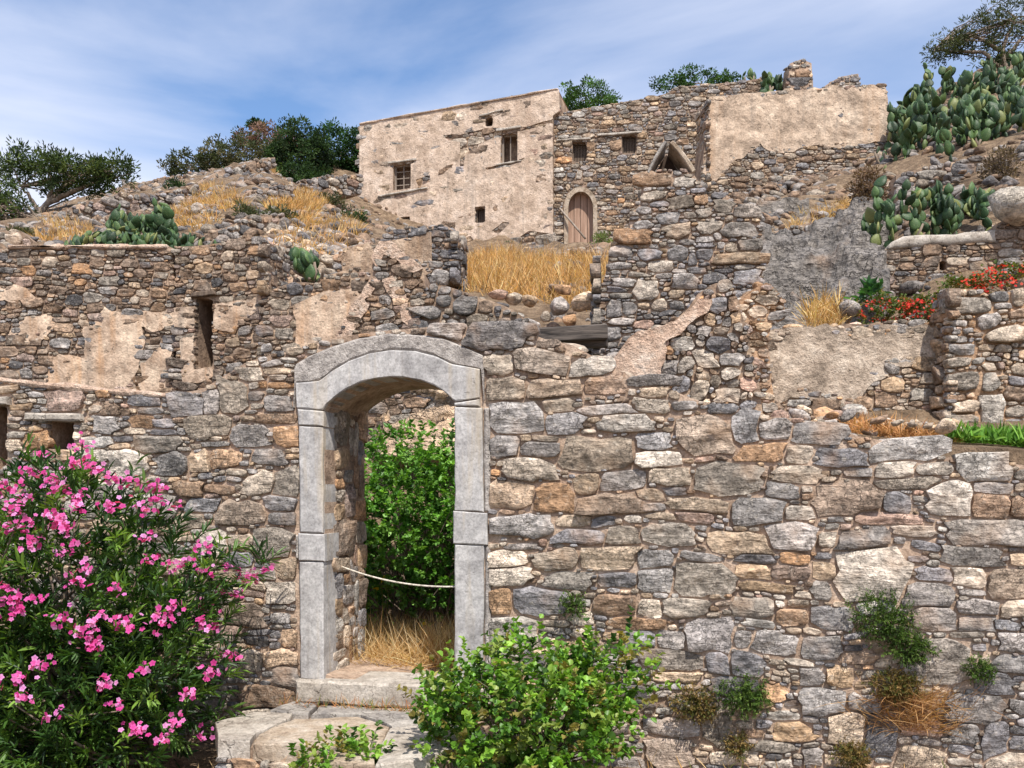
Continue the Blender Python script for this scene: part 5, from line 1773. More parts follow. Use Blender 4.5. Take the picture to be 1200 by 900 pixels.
def shoots(n, ells, r, nleaf, slen, L, W, tones, shell=0.6, upw=0.6, spread=0.8, front=0.3, zmin=0.02, fold=0.25, droop=0.15, bump=0.0):
    P0, O = in_ell(n, ells, r, shell, front)
    if bump:
        P0 = P0 + O * (fbm(P0 * 2.4, 31, 3) * bump)[:, None]
    ax = unit(O * 0.7 + np.array([0, 0, upw]) + r.normal(0, 0.35, (n, 3)))
    sl_ = slen * r.uniform(0.6, 1.3, n)
    t = r.random((n, nleaf))
    Pt = P0[:, None] + ax[:, None] * (t * sl_[:, None])[..., None]
    rd = r.normal(0, 1, (n, nleaf, 3))
    rd = rd - (rd * ax[:, None]).sum(-1, keepdims=True) * ax[:, None]
    D = unit(rd) * spread + ax[:, None] * (0.5 + 0.5 * t[..., None])
    keep = Pt.reshape(-1, 3)[:, 2] > zmin
    m = n * nleaf
    tone = leafcols(n, tones, r)[:, None].repeat(nleaf, 1).reshape(-1, 3) * (1 + r.normal(0, 0.12, (m, 1)))
    V, F, C = leaf_mesh(Pt.reshape(-1, 3)[keep], D.reshape(-1, 3)[keep], (L * r.uniform(0.5, 1.25, m))[keep], (W * r.uniform(0.55, 1.2, m))[keep], np.clip(tone, 0.004, .8)[keep], r, fold, droop)
    return V, F, C, P0, ax, sl_


def stems(mb, base, tips, r, r0=0.012, r1=0.003, sag=0.1, col=None, n=5):
    for tp in tips:
        b = base[int(r.integers(len(base)))]
        mid = (b + tp) / 2 + r.normal(0, sag, 3) * np.linalg.norm(tp - b) + np.array([0, 0, sag * np.linalg.norm(tp - b)])
        ts = np.linspace(0, 1, 6)
        pts = [(1 - t) ** 2 * b + 2 * t * (1 - t) * mid + t * t * tp for t in ts]
        V, F = tube(pts, np.linspace(r0, r1, 6), n, False)
        mb.add(V, F)


def bush(name, label, base, ells, n, nleaf, slen, L, W, tones, seed, cat='bush', mat='leaf', shell=0.6, upw=0.6, spread=0.8, front=0.3, nstem=30, sr=(0.012, 0.003), group=None, droop=0.15, bump=0.0, zmin=0.02, fold=0.25):
    r = np.random.default_rng(seed)
    root = empty(name, base[0], label, cat, group)
    V, F, C, P0, ax, sl_ = shoots(n, ells, r, nleaf, slen, L, W, tones, shell, upw, spread, front, zmin, fold, droop, bump)
    mesh('foliage', V, F, M[mat], root, True, C)
    mb = MB()
    idx = r.choice(len(P0), size=min(nstem, len(P0)), replace=False)
    stems(mb, base, [P0[i] + ax[i] * sl_[i] * .6 for i in idx if P0[i][2] > zmin], r, sr[0], sr[1])
    mb.build('stem', M['bark'], root)
    return root, P0, ax


# ---- pink oleander
OL = [((P(85, 575, 6.35) * [1, 1, 0] + [0, 0, 1.0]), (0.86, 0.62, 1.06)), ((P(-120, 575, 6.4) * [1, 1, 0] + [0, 0, 0.98]), (0.95, 0.66, 1.12)), ((P(195, 575, 6.45) * [1, 1, 0] + [0, 0, 0.74]), (0.42, 0.44, 0.74)),
      ((P(60, 575, 6.1) * [1, 1, 0] + [0, 0, 0.55]), (0.95, 0.5, 0.6))]
obase = [P(60, 575, 6.5) * [1, 1, 0], P(110, 575, 6.5) * [1, 1, 0], P(150, 575, 6.55) * [1, 1, 0], P(-60, 575, 6.5) * [1, 1, 0], P(190, 575, 6.55) * [1, 1, 0]]
GO = [(44, 72, 32), (56, 88, 38), (72, 106, 44), (92, 128, 54), (50, 78, 40), (116, 150, 64)]
ole, oP, oA = bush('oleander_bush', 'large oleander with pink flower clusters against the wall left of the door', obase, OL, 2000, 14, 0.2, 0.105, 0.020, GO, 301, 'bush', 'leaf', 0.35, 0.6, 0.65, 0.55, 160, (0.018, 0.004), droop=0.12, bump=0.12)
CL = [(95, 521), (51, 533), (84, 543), (100, 543), (118, 552), (33, 553), (69, 574), (22, 566), (29, 582), (16, 595), (4, 572), (87, 581), (90, 591), (145, 565), (156, 561), (181, 569), (185, 584), (208, 592), (133, 592), (162, 592), (173, 598),
      (27, 614), (56, 603), (69, 607), (74, 616), (85, 633), (72, 645), (36, 637), (173, 630), (175, 656), (97, 668), (90, 682), (4, 688), (19, 702), (45, 702), (20, 718), (72, 723), (116, 723), (126, 725), (150, 731), (104, 746), (110, 756), (201, 712), (188, 737), (189, 724),
      (236, 642), (225, 657), (240, 669), (210, 662), (269, 665), (312, 668), (289, 676), (277, 694), (260, 694), (241, 714), (237, 731), (251, 734), (16, 796), (33, 817), (60, 839), (51, 777), (117, 804), (131, 796), (157, 855), (203, 847), (221, 812), (269, 769), (165, 783), (107, 759),
      (99, 737), (133, 825), (192, 865), (248, 788), (240, 860), (128, 560), (60, 560), (10, 620), (140, 690)]
r = np.random.default_rng(303)
CL += [(float(r.uniform(-230, -5)), float(r.uniform(545, 860))) for k in range(34)]      # the bush goes on beyond the frame
LONG = {(312, 668), (289, 676), (277, 694), (260, 694), (269, 665), (251, 734), (269, 769), (241, 714)}


def flower_mesh(c, nrm, n, rad, size, r, tones, squash=0.6):
    V, F, C = [], [], []
    k0 = 0
    for k in range(n):
        o = r.normal(0, 1, 3) * rad * np.array([1, 0.8, squash])
        p = c + o
        nn = unit(nrm + r.normal(0, 0.55, 3))
        a = unit(np.cross(nn, r.normal(0, 1, 3)))
        b = np.cross(nn, a)
        s = size * r.uniform(0.7, 1.15)
        tone = alb(tones[int(r.integers(len(tones)))], 1.0) * r.uniform(0.85, 1.15)
        ph = r.uniform(0, 6.28)
        for q in range(5):
            an = ph + q * 2 * math.pi / 5
            dq = math.cos(an) * a + math.sin(an) * b
            sq = -math.sin(an) * a + math.cos(an) * b
            V += [p, p + dq * s * .62 - sq * s * .42 + nn * s * .2, p + dq * s + nn * s * .12, p + dq * s * .62 + sq * s * .42 + nn * s * .2]
            F.append([k0, k0 + 1, k0 + 2, k0 + 3])
            C += [tone * np.array([.85, .55, .7]), tone, np.minimum(tone * 1.15, .8), tone]
            k0 += 4
    return np.array(V), np.array(F), np.clip(np.array(C), 0, .8)


PINK = [(222, 104, 178), (212, 84, 162), (230, 130, 196), (200, 70, 146), (238, 160, 214)]
smb = MB()
for i, (x, y) in enumerate(CL):
    ray = np.array([(x - CXP) / FPX, 1.0, (HYP - y) / FPX])
    Yh = None
    for c, e in OL:
        e = np.array(e) + 0.10
        o_ = (np.array([0, 0, EYE]) - c) / e
        d_ = ray / e
        A_, B_, C_ = d_ @ d_, 2 * o_ @ d_, o_ @ o_ - 1
        disc = B_ * B_ - 4 * A_ * C_
        if disc > 0:
            t = (-B_ - math.sqrt(disc)) / (2 * A_)
            Yh = t if Yh is None else min(Yh, t)
    if Yh is None or (x, y) in LONG:
        Yh = 6.55 if x < 250 else 6.62
    pc = np.array([0, 0, EYE]) + ray * (Yh - 0.02)
    if i % 3 == 0:
        Vx, Fx, Cx = flower_mesh(pc, np.array([0.1, -0.75, 0.6]), int(r.integers(14, 26)), 0.042, 0.021, r, PINK)
    else:
        Vx, Fx, Cx = flower_mesh(pc, np.array([0.1, -0.75, 0.6]), int(r.integers(7, 16)), 0.033, 0.020, r, PINK)
    mesh('flower_cluster', Vx, Fx, M['petal'], ole, True, Cx)['kind'] = 'stuff'
    if x > 240:
        b_ = P(200, y + 25, 6.5)
        Vt, Ft = tube([b_, (b_ + pc) / 2 + np.array([0, -.03, .05]), pc], [0.006, 0.005, 0.003], 5, False)
        smb.add(Vt, Ft)
smb.build('flowering_shoot', M['bark'], ole)
# leaves on the outlying sprays
spr = [(P(x, y, 6.55), (0.08, .08, .09)) for x, y in ((250, 668), (285, 672), (300, 668), (262, 700), (255, 650), (245, 740), (258, 775))]
V, F, C, _a, _b, _c = shoots(34, spr, r, 9, 0.14, 0.11, 0.018, GO, 0.2, 0.4, 0.6, 0)
mesh('spray_foliage', V, F, M['leaf'], ole, True, C)

# ---- caper bush by the right jamb
CB = [(P(640, 835, 5.9), (0.54, 0.42, 0.38)), (P(560, 845, 5.75), (0.40, 0.34, 0.30)), (P(700, 800, 6.0), (0.36, 0.34, 0.34)), (P(600, 880, 5.6), (0.6, 0.3, 0.25)), (P(650, 785, 6.1), (0.30, 0.26, 0.18)), (P(525, 830, 5.8), (0.2, .2, .2))]
GC = [(100, 144, 48), (124, 166, 58), (80, 122, 42), (146, 182, 76), (104, 148, 52), (66, 100, 38), (132, 150, 70), (150, 140, 76)]
bush('caper_bush', 'bright green round-leaved caper bush growing at the foot of the right door jamb', [P(640, 575, 6.2) * [1, 1, 0] + [0, 0, .05], P(600, 575, 6.0) * [1, 1, 0]], CB, 700, 13, 0.2, 0.044, 0.042, GC, 311, 'bush', 'leaf', 0.45, 0.5, 1.0, 0.5, 130, (0.007, 0.002), bump=0.34)
bush('caper_bush', 'small leafy caper sprout in front of the stone step', [P(395, 575, 5.6) * [1, 1, 0], P(430, 575, 5.6) * [1, 1, 0]], [(P(392, 898, 5.62), (0.16, 0.12, 0.13)), (P(430, 892, 5.66), (0.12, .1, .16)), (P(360, 905, 5.6), (.1, .1, .1))], 70, 11, 0.13, 0.040, 0.034, GC, 312, 'bush', 'leaf', 0.3, 0.6, 1.0, 0.3, 16, (0.005, 0.002))

# ---- wall plants rooted in the joints
GW = [(86, 112, 48), (70, 96, 40), (104, 128, 60), (58, 80, 36)]
GD = [(120, 104, 60), (140, 116, 72), (92, 96, 48)]
WPL = [(1030, 722, .20, .17, GW, 'big dark green cushion plant under the white stone'), (1062, 755, .14, .09, GW, 'small green tuft below the big cushion plant'), (870, 812, .17, .13, GW, 'dense green cushion plant low on the wall between two stone courses'),
       (812, 820, .14, .12, GD, 'half-dry olive tuft beside the caper bush'), (672, 706, .06, .06, GW, 'tiny green tuft above the caper bush'), (862, 868, .07, .08, GD, 'small dry tuft near the bottom of the wall'),
       (1045, 800, .16, .08, GD, 'sparse olive sprigs above the straw tangle'), (1142, 782, .07, .06, GW, 'small sprig beside the blue-grey stone'), (995, 880, .10, .06, GD, 'thin olive tuft low on the wall near the straw')]
for k, (x, y, rx, rz, tn, lb) in enumerate(WPL):
    u = FW.uv(x, y)
    c = FW.w(u, 0.07)
    bush('wall_plant', lb, [FW.w(u, 0.0)], [(c, (rx, 0.08, rz)), (c + np.array([rx * .4, 0, -rz * .4]), (rx * .6, .07, rz * .6))], int(300 * (rx / .15) ** 1.3) + 20, 9, 0.06, 0.02, 0.008, tn, 330 + k, 'plant', 'leaf_matte', 0.1, 0.2, 1.0, 0.4, 14, (0.003, 0.001), group='plants rooted in the front wall')

# ---- green bush filling the room behind the doorway
DB = [(P(480, 620, 9.3), (0.75, 0.5, 0.85)), (P(440, 650, 9.1), (0.5, 0.45, 0.7)), (P(545, 615, 9.3), (0.5, .5, .85)), (P(490, 535, 9.4), (0.55, 0.35, 0.30)), (P(590, 630, 9.3), (.5, .5, .8)), (P(390, 630, 9.4), (.5, .4, .7))]
GB = [(98, 146, 58), (120, 168, 74), (76, 122, 48), (142, 186, 96), (104, 150, 68)]
bush('leafy_bush', 'tall green bush seen through the arched doorway', [P(480, 745, 9.4), P(520, 745, 9.4)], DB, 1500, 14, 0.16, 0.055, 0.040, GB, 321, 'bush', 'leaf', 0.45, 0.5, 1.0, 0.6, 70, (0.012, 0.003), zmin=0.45, bump=0.15)
# yellow daisies in the doorway
yd = empty('yellow_flowers', P(460, 740, 8.9), 'few yellow wild flowers in the doorway grass', 'flowers')
for (x, y) in ((445, 677), (451, 675), (446, 681), (497, 731), (499, 741), (495, 745), (508, 765), (505, 764), (440, 690)):
    pc = P(x, y, 8.75)
    Vx, Fx, Cx = flower_mesh(pc, np.array([0, -.8, .6]), 2, 0.012, 0.022, r, [(236, 200, 40), (240, 214, 60)])
    mesh('bloom', Vx, Fx, M['petal'], yd, True, Cx)
    Vt, Ft = tube([pc, pc + np.array([.02, .02, -.16]), np.array([pc[0] + .03, pc[1] + .03, 0.45])], 0.003, 4, False)
    mesh('stalk', Vt, Ft, M['straw'], yd, True, alb((110, 120, 60)))


# ---- grasses
def grass(name, label, pts, h, w, tones, seed, lean=0.5, mat='straw', cat='grass', k=1.0):
    r = np.random.default_rng(seed)
    Pt = np.asarray(pts)
    n = len(Pt)
    D = unit(np.stack([r.normal(0, lean, n), r.normal(0, lean, n), np.ones(n)], 1))
    cols = leafcols(n, tones, r, k, 0.15)
    up = r.normal(0, 1, (n, 3))
    V, F, C = leaf_mesh(Pt, D, h * r.uniform(0.35, 1.25, n) * (1 + 0.7 * fbm(Pt * 1.3, 43, 2)), w * r.uniform(.7, 1.3, n), cols, r, 0.0, 0.45, up, True)
    o = mesh(name, V, F, M[mat], None, True, C)
    return tag(o, label, cat, kind='stuff')


def patch(n, poly, Yr, zf=None, r=np.random.default_rng(5)):
    """points on the hillside whose bearing/height fall inside a photo outline"""
    poly = np.asarray(poly, float)
    x0, x1 = poly[:, 0].min(), poly[:, 0].max()
    m = n * 25
    px, Y = r.uniform(x0, x1, m), r.uniform(*Yr, m)
    p = np.stack([(px - CXP) / FPX * Y, Y, hill_zv(px, Y)], 1)
    py = HYP - (p[:, 2] - EYE) / Y * FPX
    wob = np.stack([px + 9 * vnoise(p * 1.1, 61), py + 5 * vnoise(p * 1.3, 62)], 1)
    k = in_poly(wob, poly)
    p = p[k]
    k = fbm(np.stack([p[:, 0] * .9, p[:, 1] * .9, np.full(len(p), 3.0)], 1), 41, 3) > r.uniform(-0.5, 0.25, len(p))
    return list(p[k][:n] - np.array([0, 0, 0.05]))


GOLD = [(208, 162, 104), (220, 180, 126), (194, 146, 92), (228, 196, 146), (172, 134, 94), (200, 166, 122), (150, 122, 92)]
STRAW = [(186, 150, 100), (206, 172, 122), (160, 122, 78), (216, 186, 140)]
gp = patch(14000, [(498, 352), (508, 322), (520, 314), (560, 306), (640, 306), (716, 314), (716, 362), (690, 366), (600, 352), (560, 348)], (11.0, 23.0))
grass('dry_grass', 'tall golden dry grass on the slope below the houses', gp, 0.33, 0.010, GOLD, 401, 0.65, k=0.95)
gp = []
for (pg, Yr, n) in (([(200, 262), (215, 232), (240, 220), (282, 226), (286, 246), (262, 258), (240, 276), (225, 276)], (16, 33), 6500), ([(296, 248), (330, 236), (370, 224), (384, 226), (378, 246), (356, 270), (340, 268), (330, 250)], (15, 30), 6500),
                    ([(40, 292), (60, 262), (110, 270), (100, 292)], (13, 27), 1800), ([(120, 240), (150, 228), (160, 250), (130, 256)], (20, 34), 1000), ([(300, 300), (350, 270), (424, 250), (424, 290), (380, 300)], (13, 24), 1500),
                    ([(190, 236), (330, 196), (330, 204), (200, 246)], (28, 36), 1500)):
    gp += patch(n, pg, Yr)
grass('dry_grass', 'patches of golden dry grass on the left hillside terraces', gp, 0.27, 0.014, GOLD, 402, 0.65, k=0.95)
gp = patch(2500, [(925, 270), (960, 254), (1015, 236), (1026, 250), (980, 262), (940, 274)], (15, 26)) + patch(500, [(940, 382), (950, 356), (985, 348), (985, 382)], (10.3, 13)) + patch(350, [(890, 330), (900, 300), (930, 300), (920, 330)], (11, 18))
gp += [P(x, y, 11.0 + random.random()) for x, y in zip(np.random.default_rng(3).uniform(944, 990, 500), np.random.default_rng(4).uniform(366, 388, 500))]
grass('dry_grass', 'straw-coloured grass tufts around the bare bedrock', gp, 0.30, 0.010, STRAW, 403, 0.6, k=1.1)
r5 = np.random.default_rng(55)
gp = [np.array([(px - CXP) / FPX * Y, Y, 0.42]) for px, Y in zip(r5.uniform(385, 560, 7000), r5.uniform(7.5, 9.1, 7000))]
grass('dry_grass', 'tangled straw grass on the floor inside the doorway', gp, 0.34, 0.0045, STRAW + [(222, 200, 160)], 404, 1.2)
gp = [np.array([(px - CXP) / FPX * Y, Y, hill_z(px, Y) - .06]) for px, Y in zip(r5.uniform(985, 1130, 1500), r5.uniform(7.1, 8.4, 1500))]
grass('dry_grass', 'short reddish straw on the ledge behind the front wall', gp, 0.15, 0.006, [(190, 140, 96), (206, 160, 112), (168, 116, 76)], 405, 0.7)
gp = [np.array([(px - CXP) / FPX * Y, Y, hill_z(px, Y) - .05]) for px, Y in zip(r5.uniform(1110, 1330, 3400), r5.uniform(7.0, 8.4, 3400))]
grass('green_grass', 'fresh green weeds on the ledge below the big-stone pier', gp, 0.15, 0.022, [(84, 128, 44), (104, 150, 58), (70, 108, 40), (124, 164, 72)], 406, 0.7, 'leaf_matte')
u = FW.uv(1070, 850)
gp = [FW.w(np.array([u[0] + r5.normal(0, .13), u[1] + r5.uniform(-.05, .2)]), 0.03) for k in range(1100)]
o = grass('dry_vine', 'orange-brown tangle of dead stems hanging on the wall', gp, 0.22, 0.0038, [(176, 134, 92), (196, 158, 112), (150, 110, 74)], 407, 1.8)
gp = [ground_px(x, y, ZS) for x, y in zip(r5.uniform(345, 520, 420), r5.normal(816, 3, 420) + 0)]
gp = [p + np.array([0, 0, 0]) for p in gp]
gp = [FW.w(np.array([r5.uniform(tu0 - .1, tu1), 0]), 0.13 + abs(r5.normal(0, .035))) * [1, 1, 0] + [0, 0, ZS - .01] for k in range(330)]
grass('dry_grass', 'thin line of rusty weeds along the foot of the threshold', gp, 0.09, 0.005, [(170, 116, 80), (186, 140, 96), (120, 124, 70)], 408, 0.8)
gp = [np.array([r5.uniform(-4.2, 4.5), r5.uniform(4.9, 6.35), -0.03]) for k in range(2200)]
grass('dry_grass', 'dry grass along the foot of the front wall', gp, 0.16, 0.009, STRAW + [(110, 120, 64)], 409, 0.7)

# ---- prickly pears: every pad a piece of its own
def pad_shape(r, wid):
    V, F = [], []
    nu, nv = 10, 6
    for j in range(nv + 1):
        t = j / nv
        wd = wid * math.sin(math.pi * (0.06 + 0.94 * t) ** 0.8) ** 0.75 if t < 1 else 0.02
        wd = max(wd, 0.09 if j == 0 else 0.02)
        th = 0.085 * (0.4 + math.sin(math.pi * t)) if t < 1 else 0.01
        for i in range(nu):
            a = 2 * math.pi * i / nu
            V.append((math.cos(a) * wd, math.sin(a) * th + 0.05 * math.sin(t * 3) * 0.6, t))
    for j in range(nv):
        for i in range(nu):
            F.append((j * nu + i, j * nu + (i + 1) % nu, (j + 1) * nu + (i + 1) % nu, (j + 1) * nu + i))
    F.append(tuple(range(nu))[::-1])
    F.append(tuple(nv * nu + i for i in range(nu)))
    return np.array(V), F


rp = np.random.default_rng(9)
PADS = [mesh_data('pad', *pad_shape(rp, w), M['cactus'], True) for w in (0.30, 0.36, 0.33)]


def cactus(name, label, poly, Yr, npads, size, seed, group=None, base=None, xr=None):
    """pads grown from roots on the ground (or on the line base=(x0,y0,x1,y1)) and kept inside the thicket's outline"""
    from mathutils import Quaternion
    r = np.random.default_rng(seed)
    poly = np.asarray(poly, float)
    x0, x1 = (poly[:, 0].min(), poly[:, 0].max()) if xr is None else xr
    roots = []
    root = None
    count = tries = 0
    while count < npads and tries < npads * 8:
        tries += 1
        px, Yb = r.uniform(x0, x1), r.uniform(*Yr)
        if base is None:
            pos = ground_at(px, Yb) - np.array([0, 0, .05])
        else:
            pos = P(px, np.interp(px, [base[0], base[2]], [base[1], base[3]]), Yb)
        if root is None:
            root = empty(name, ground_at(0.5 * (x0 + x1), 0.5 * sum(Yr)) if base is None else P(.5 * (x0 + x1), base[1], .5 * sum(Yr)), label, 'cactus', group)
        stack = [(pos, abs(r.normal(0, .4)), r.uniform(0, 6.28), 0)]
        roots.append(pos)
        quota = count + max(6, npads // 24)
        while stack and count < min(npads, quota):
            pos, tilt, az, dep = stack.pop(0)
            s = size * r.uniform(0.7, 1.25)
            ax = np.array([math.sin(tilt) * math.cos(az), math.sin(tilt) * math.sin(az), math.cos(tilt)])
            tip = pos + ax * s
            sx = CXP + tip[0] / tip[1] * FPX
            sy = HYP - (tip[2] - EYE) / tip[1] * FPX
            if dep > 0 and not in_poly(np.array([sx, sy]), poly):
                continue
            o = new_obj('pad', PADS[int(r.integers(3))], root, pos)
            o.rotation_mode = 'QUATERNION'
            o.rotation_quaternion = Vector(ax).to_track_quat('Z', 'Y') @ Quaternion((0, 0, 1), r.uniform(0, 3.14))
            o.scale = (s * r.uniform(.95, 1.3), s * r.uniform(.8, 1.2), s)
            count += 1
            if dep < 10:
                for b in range(1 if r.random() < 0.35 else 2):
                    stack.append((pos + ax * s * r.uniform(.8, .95), min(1.25, abs(r.normal(0.25, .5))), az + r.normal(0, 1.3), dep + 1))
    for k in range(min(8, len(roots))):
        b_ = roots[k]
        t_ = b_ + np.array([r.normal(0, .12), r.normal(0, .1), size * r.uniform(.8, 1.6)])
        Vt, Ft = tube([b_, (b_ + t_) / 2 + r.normal(0, .03, 3), t_], [size * .16, size * .13, size * .08], 6)
        mesh('woody_stem', Vt, Ft, M['bark'], root)
    return root


cactus('prickly_pear', 'dense dark prickly pear on the brown terrace wall', [(1012, 280), (1010, 250), (1022, 225), (1016, 205), (1030, 192), (1060, 186), (1090, 184), (1130, 192), (1160, 205), (1168, 235), (1160, 262), (1120, 278), (1060, 284)], (14.6, 16.2), 300, 0.21, 501, 'prickly pear thickets', (1020, 290, 1160, 280), (1020, 1158))
G_ = 'prickly pear thickets'
cactus('prickly_pear', 'prickly pear thicket beside the right end of the cistern wall', [(1044, 180), (1040, 120), (1012, 100), (1002, 80), (1022, 62), (1045, 68), (1085, 72), (1100, 110), (1096, 176), (1070, 182)], (22.5, 29), 300, 0.30, 502, G_, xr=(1030, 1092))
cactus('prickly_pear', 'prickly pear below the airy pine, between two other thickets', [(1084, 130), (1080, 84), (1100, 74), (1130, 78), (1160, 64), (1205, 56), (1215, 100), (1180, 130), (1120, 128)], (25, 31), 300, 0.30, 508, G_, xr=(1085, 1205))
cactus('prickly_pear', 'tall prickly pear thicket on the slope at the upper right edge', [(1096, 180), (1098, 130), (1120, 112), (1150, 100), (1210, 90), (1225, 180), (1190, 178), (1140, 184)], (19.5, 25), 300, 0.29, 503, G_, xr=(1098, 1215))
cactus('prickly_pear', 'bushy prickly pear mound behind the coping of the dark wall', [(120, 292), (122, 262), (132, 246), (142, 232), (160, 226), (185, 232), (200, 245), (208, 268), (212, 292)], (14.2, 15.6), 260, 0.17, 504, G_, (70, 294, 262, 294), (118, 208))
cactus('prickly_pear', 'low pale prickly pear along the coping of the dark wall', [(64, 292), (82, 276), (110, 268), (140, 270), (200, 272), (230, 272), (256, 280), (266, 292)], (13.6, 14.4), 200, 0.15, 509, G_, (70, 294, 262, 294), (74, 256))
cactus('prickly_pear', 'small bright prickly pear on the scree left of the gable', [(330, 296), (336, 288), (352, 286), (366, 290), (370, 304), (378, 322), (376, 334), (360, 334), (350, 316), (336, 304)], (12.6, 13.2), 34, 0.2, 505, 'prickly pear thickets', (330, 306, 378, 338), (338, 372))
cactus('prickly_pear', 'prickly pear on the skyline left of the stone stub', [(890, 112), (890, 84), (902, 80), (918, 84), (924, 100), (922, 112)], (29.8, 30.6), 50, 0.32, 506, 'prickly pear thickets', (890, 114, 924, 114), (893, 920))
cactus('prickly_pear', 'few prickly pear pads peeping above the house wall', [(868, 100), (868, 84), (880, 78), (888, 86), (888, 100)], (31.3, 31.9), 14, 0.28, 507, 'prickly pear thickets', (868, 102, 888, 102), (870, 886))

# ---- red flowers behind the rendered wall
RED = [(226, 84, 70), (214, 66, 60), (236, 108, 88), (200, 60, 50)]


def red_bush(label, cx, cy, Y, rx, rz, seed, n=46):
    rt, p0, ax = bush('flowering_shrub', label, [P(cx, cy + 12, Y)], [(P(cx, cy, Y), (rx, .3, rz))], 90, 8, 0.12, 0.05, 0.03, [(84, 104, 52), (110, 120, 64), (130, 116, 70)], seed, 'shrub', 'leaf_matte', 0.2, 0.5, 1.0, 0.4, 20, (0.006, 0.002), 'red flowering shrubs', zmin=1.0)
    rr2 = np.random.default_rng(seed)
    pts, d = in_ell(n, [(P(cx, cy, Y), (rx * 1.05, .32, rz * 1.1))], rr2, 0.8, 0.8)
    Vs, Fs, Cs, o = [], [], [], 0
    for p in pts:
        Vx, Fx, Cx = flower_mesh(p, np.array([0, -.7, .7]), 4, 0.03, 0.018, rr2, RED)
        Vs.append(Vx); Fs.append(Fx + o); Cs.append(Cx); o += len(Vx)
    mesh('blossoms', np.concatenate(Vs), np.concatenate(Fs), M['petal'], rt, True, np.concatenate(Cs))


red_bush('red flowering shrub just above the rendered wall', 1036, 366, 11.2, .34, .12, 601, 40)
red_bush('red flowering shrub in the corner left of the big-stone pier', 1085, 362, 11.0, .30, .12, 602, 46)
red_bush('big red flowering shrub behind the big-stone pier', 1182, 334, 11.2, .50, .22, 603, 110)
red_bush('low red blooms at the top left of the big-stone pier', 1128, 340, 11.4, .22, .10, 604, 30)
bush('leafy_plant', 'small broad-leaved green plant by the bedrock foot', [P(1020, 360, 12.2)], [(P(1018, 350, 12.2), (.12, .1, .1))], 16, 6, .12, .14, .06, [(70, 120, 66), (54, 92, 54)], 605, 'plant', 'leaf', 0.1, .8, .8, .2, 6, (.006, .003), zmin=1)


# ---- trees and shrubs on the skyline
def tree(name, label, base, limbs, ells, nclump, per, crad, L, W, tones, seed, cat='tree', r0=0.12, group=None, shell=0.35, mat='leaf_matte', bark='bark', twigs=40):
    r = np.random.default_rng(seed)
    root = empty(name, base, label, cat, group)
    mb = MB()
    for li, pts in enumerate(limbs):
        pts = np.array([np.asarray(p, float) for p in pts])
        # smooth and roughen
        t = np.linspace(0, len(pts) - 1, (len(pts) - 1) * 4 + 1)
        Q = np.stack([np.interp(t, np.arange(len(pts)), pts[:, k]) for k in range(3)], 1)
        Q[1:-1] += r.normal(0, 0.025, (len(Q) - 2, 3)) * (r0 / .12)
        f = 1.0 if li == 0 else 0.6
        V, F = tube(Q, np.linspace(r0 * f, r0 * f * .3, len(Q)), 7)
        mb.add(V, F)
    cp, co = in_ell(nclump, ells, r, shell)
    ends = [np.asarray(l[-1], float) for l in limbs]
    for k in range(min(twigs, nclump)):
        e = ends[int(r.integers(len(ends)))]
        V, F = tube([e, (e + cp[k]) / 2 + r.normal(0, .08, 3), cp[k]], [r0 * .22, r0 * .14, r0 * .05], 5, False)
        mb.add(V, F)
    mb.build('trunk', M[bark], root)
    cs = crad * r.uniform(.6, 1.3, nclump)
    d = unit(r.normal(0, 1, (nclump, per, 3)))
    Pt = cp[:, None] + d * (cs[:, None] * r.random((nclump, per)) ** .5)[..., None] * np.array([1, 1, .7])
    tone = leafcols(nclump, tones, r)[:, None].repeat(per, 1).reshape(-1, 3) * (1 + r.normal(0, .15, (nclump * per, 1)))
    V, F, C = leaf_mesh(Pt.reshape(-1, 3), (d + np.array([0, 0, .4])).reshape(-1, 3), L * r.uniform(.6, 1.3, nclump * per), W * r.uniform(.7, 1.2, nclump * per), np.clip(tone, .004, .5), r, 0.3, 0.1, r.normal(0, 1, (nclump * per, 3)))
    mesh('crown', V, F, M[mat], root, True, C)
    return root


PT = [(62, 80, 42), (76, 94, 48), (50, 66, 38), (92, 106, 56)]
q = lambda x, y, Y=27.0: P(x, y, Y)
tree('pine_tree', 'wind-bent pine with pale forked trunk on the left skyline', q(40, 274), [[q(38, 276), q(44, 256), q(54, 240), q(70, 222), q(90, 210)], [q(46, 250), q(34, 232), q(24, 218)], [q(54, 240), q(62, 220), q(56, 200)], [q(60, 236), q(84, 226), q(110, 215), q(132, 202)], [q(46, 252), q(30, 256), q(14, 262)]],
     [(q(40, 190), (1.1, .9, .36)), (q(85, 200), (1.1, .9, .42)), (q(128, 200), (.72, .8, .38)), (q(20, 205), (.6, .7, .3)), (q(66, 220), (.6, .6, .26)), (q(110, 218), (.8, .6, .3)), (q(142, 190), (.3, .4, .2))], 300, 26, 0.20, 0.13, 0.035, PT, 701, r0=0.13, group='pines on the left skyline')
tree('pine_tree', 'smaller dark pine cut by the left edge of the photo', q(8, 284, 25), [[q(10, 286, 25), q(14, 268, 25), q(6, 250, 25), q(-4, 240, 25)], [q(14, 268, 25), q(30, 262, 25), q(44, 256, 25)]],
     [(q(6, 246, 25), (.5, .6, .26)), (q(-30, 235, 25), (.9, .8, .5)), (q(22, 240, 25), (.3, .4, .2)), (q(4, 215, 25), (.4, .5, .25))], 110, 26, 0.2, 0.13, 0.035, PT, 702, r0=0.11, group='pines on the left skyline')
DKG = [(46, 68, 40), (58, 82, 46), (38, 56, 36), (72, 94, 54)]
OLV = [(84, 90, 62), (98, 98, 70), (70, 80, 54), (110, 104, 78)]
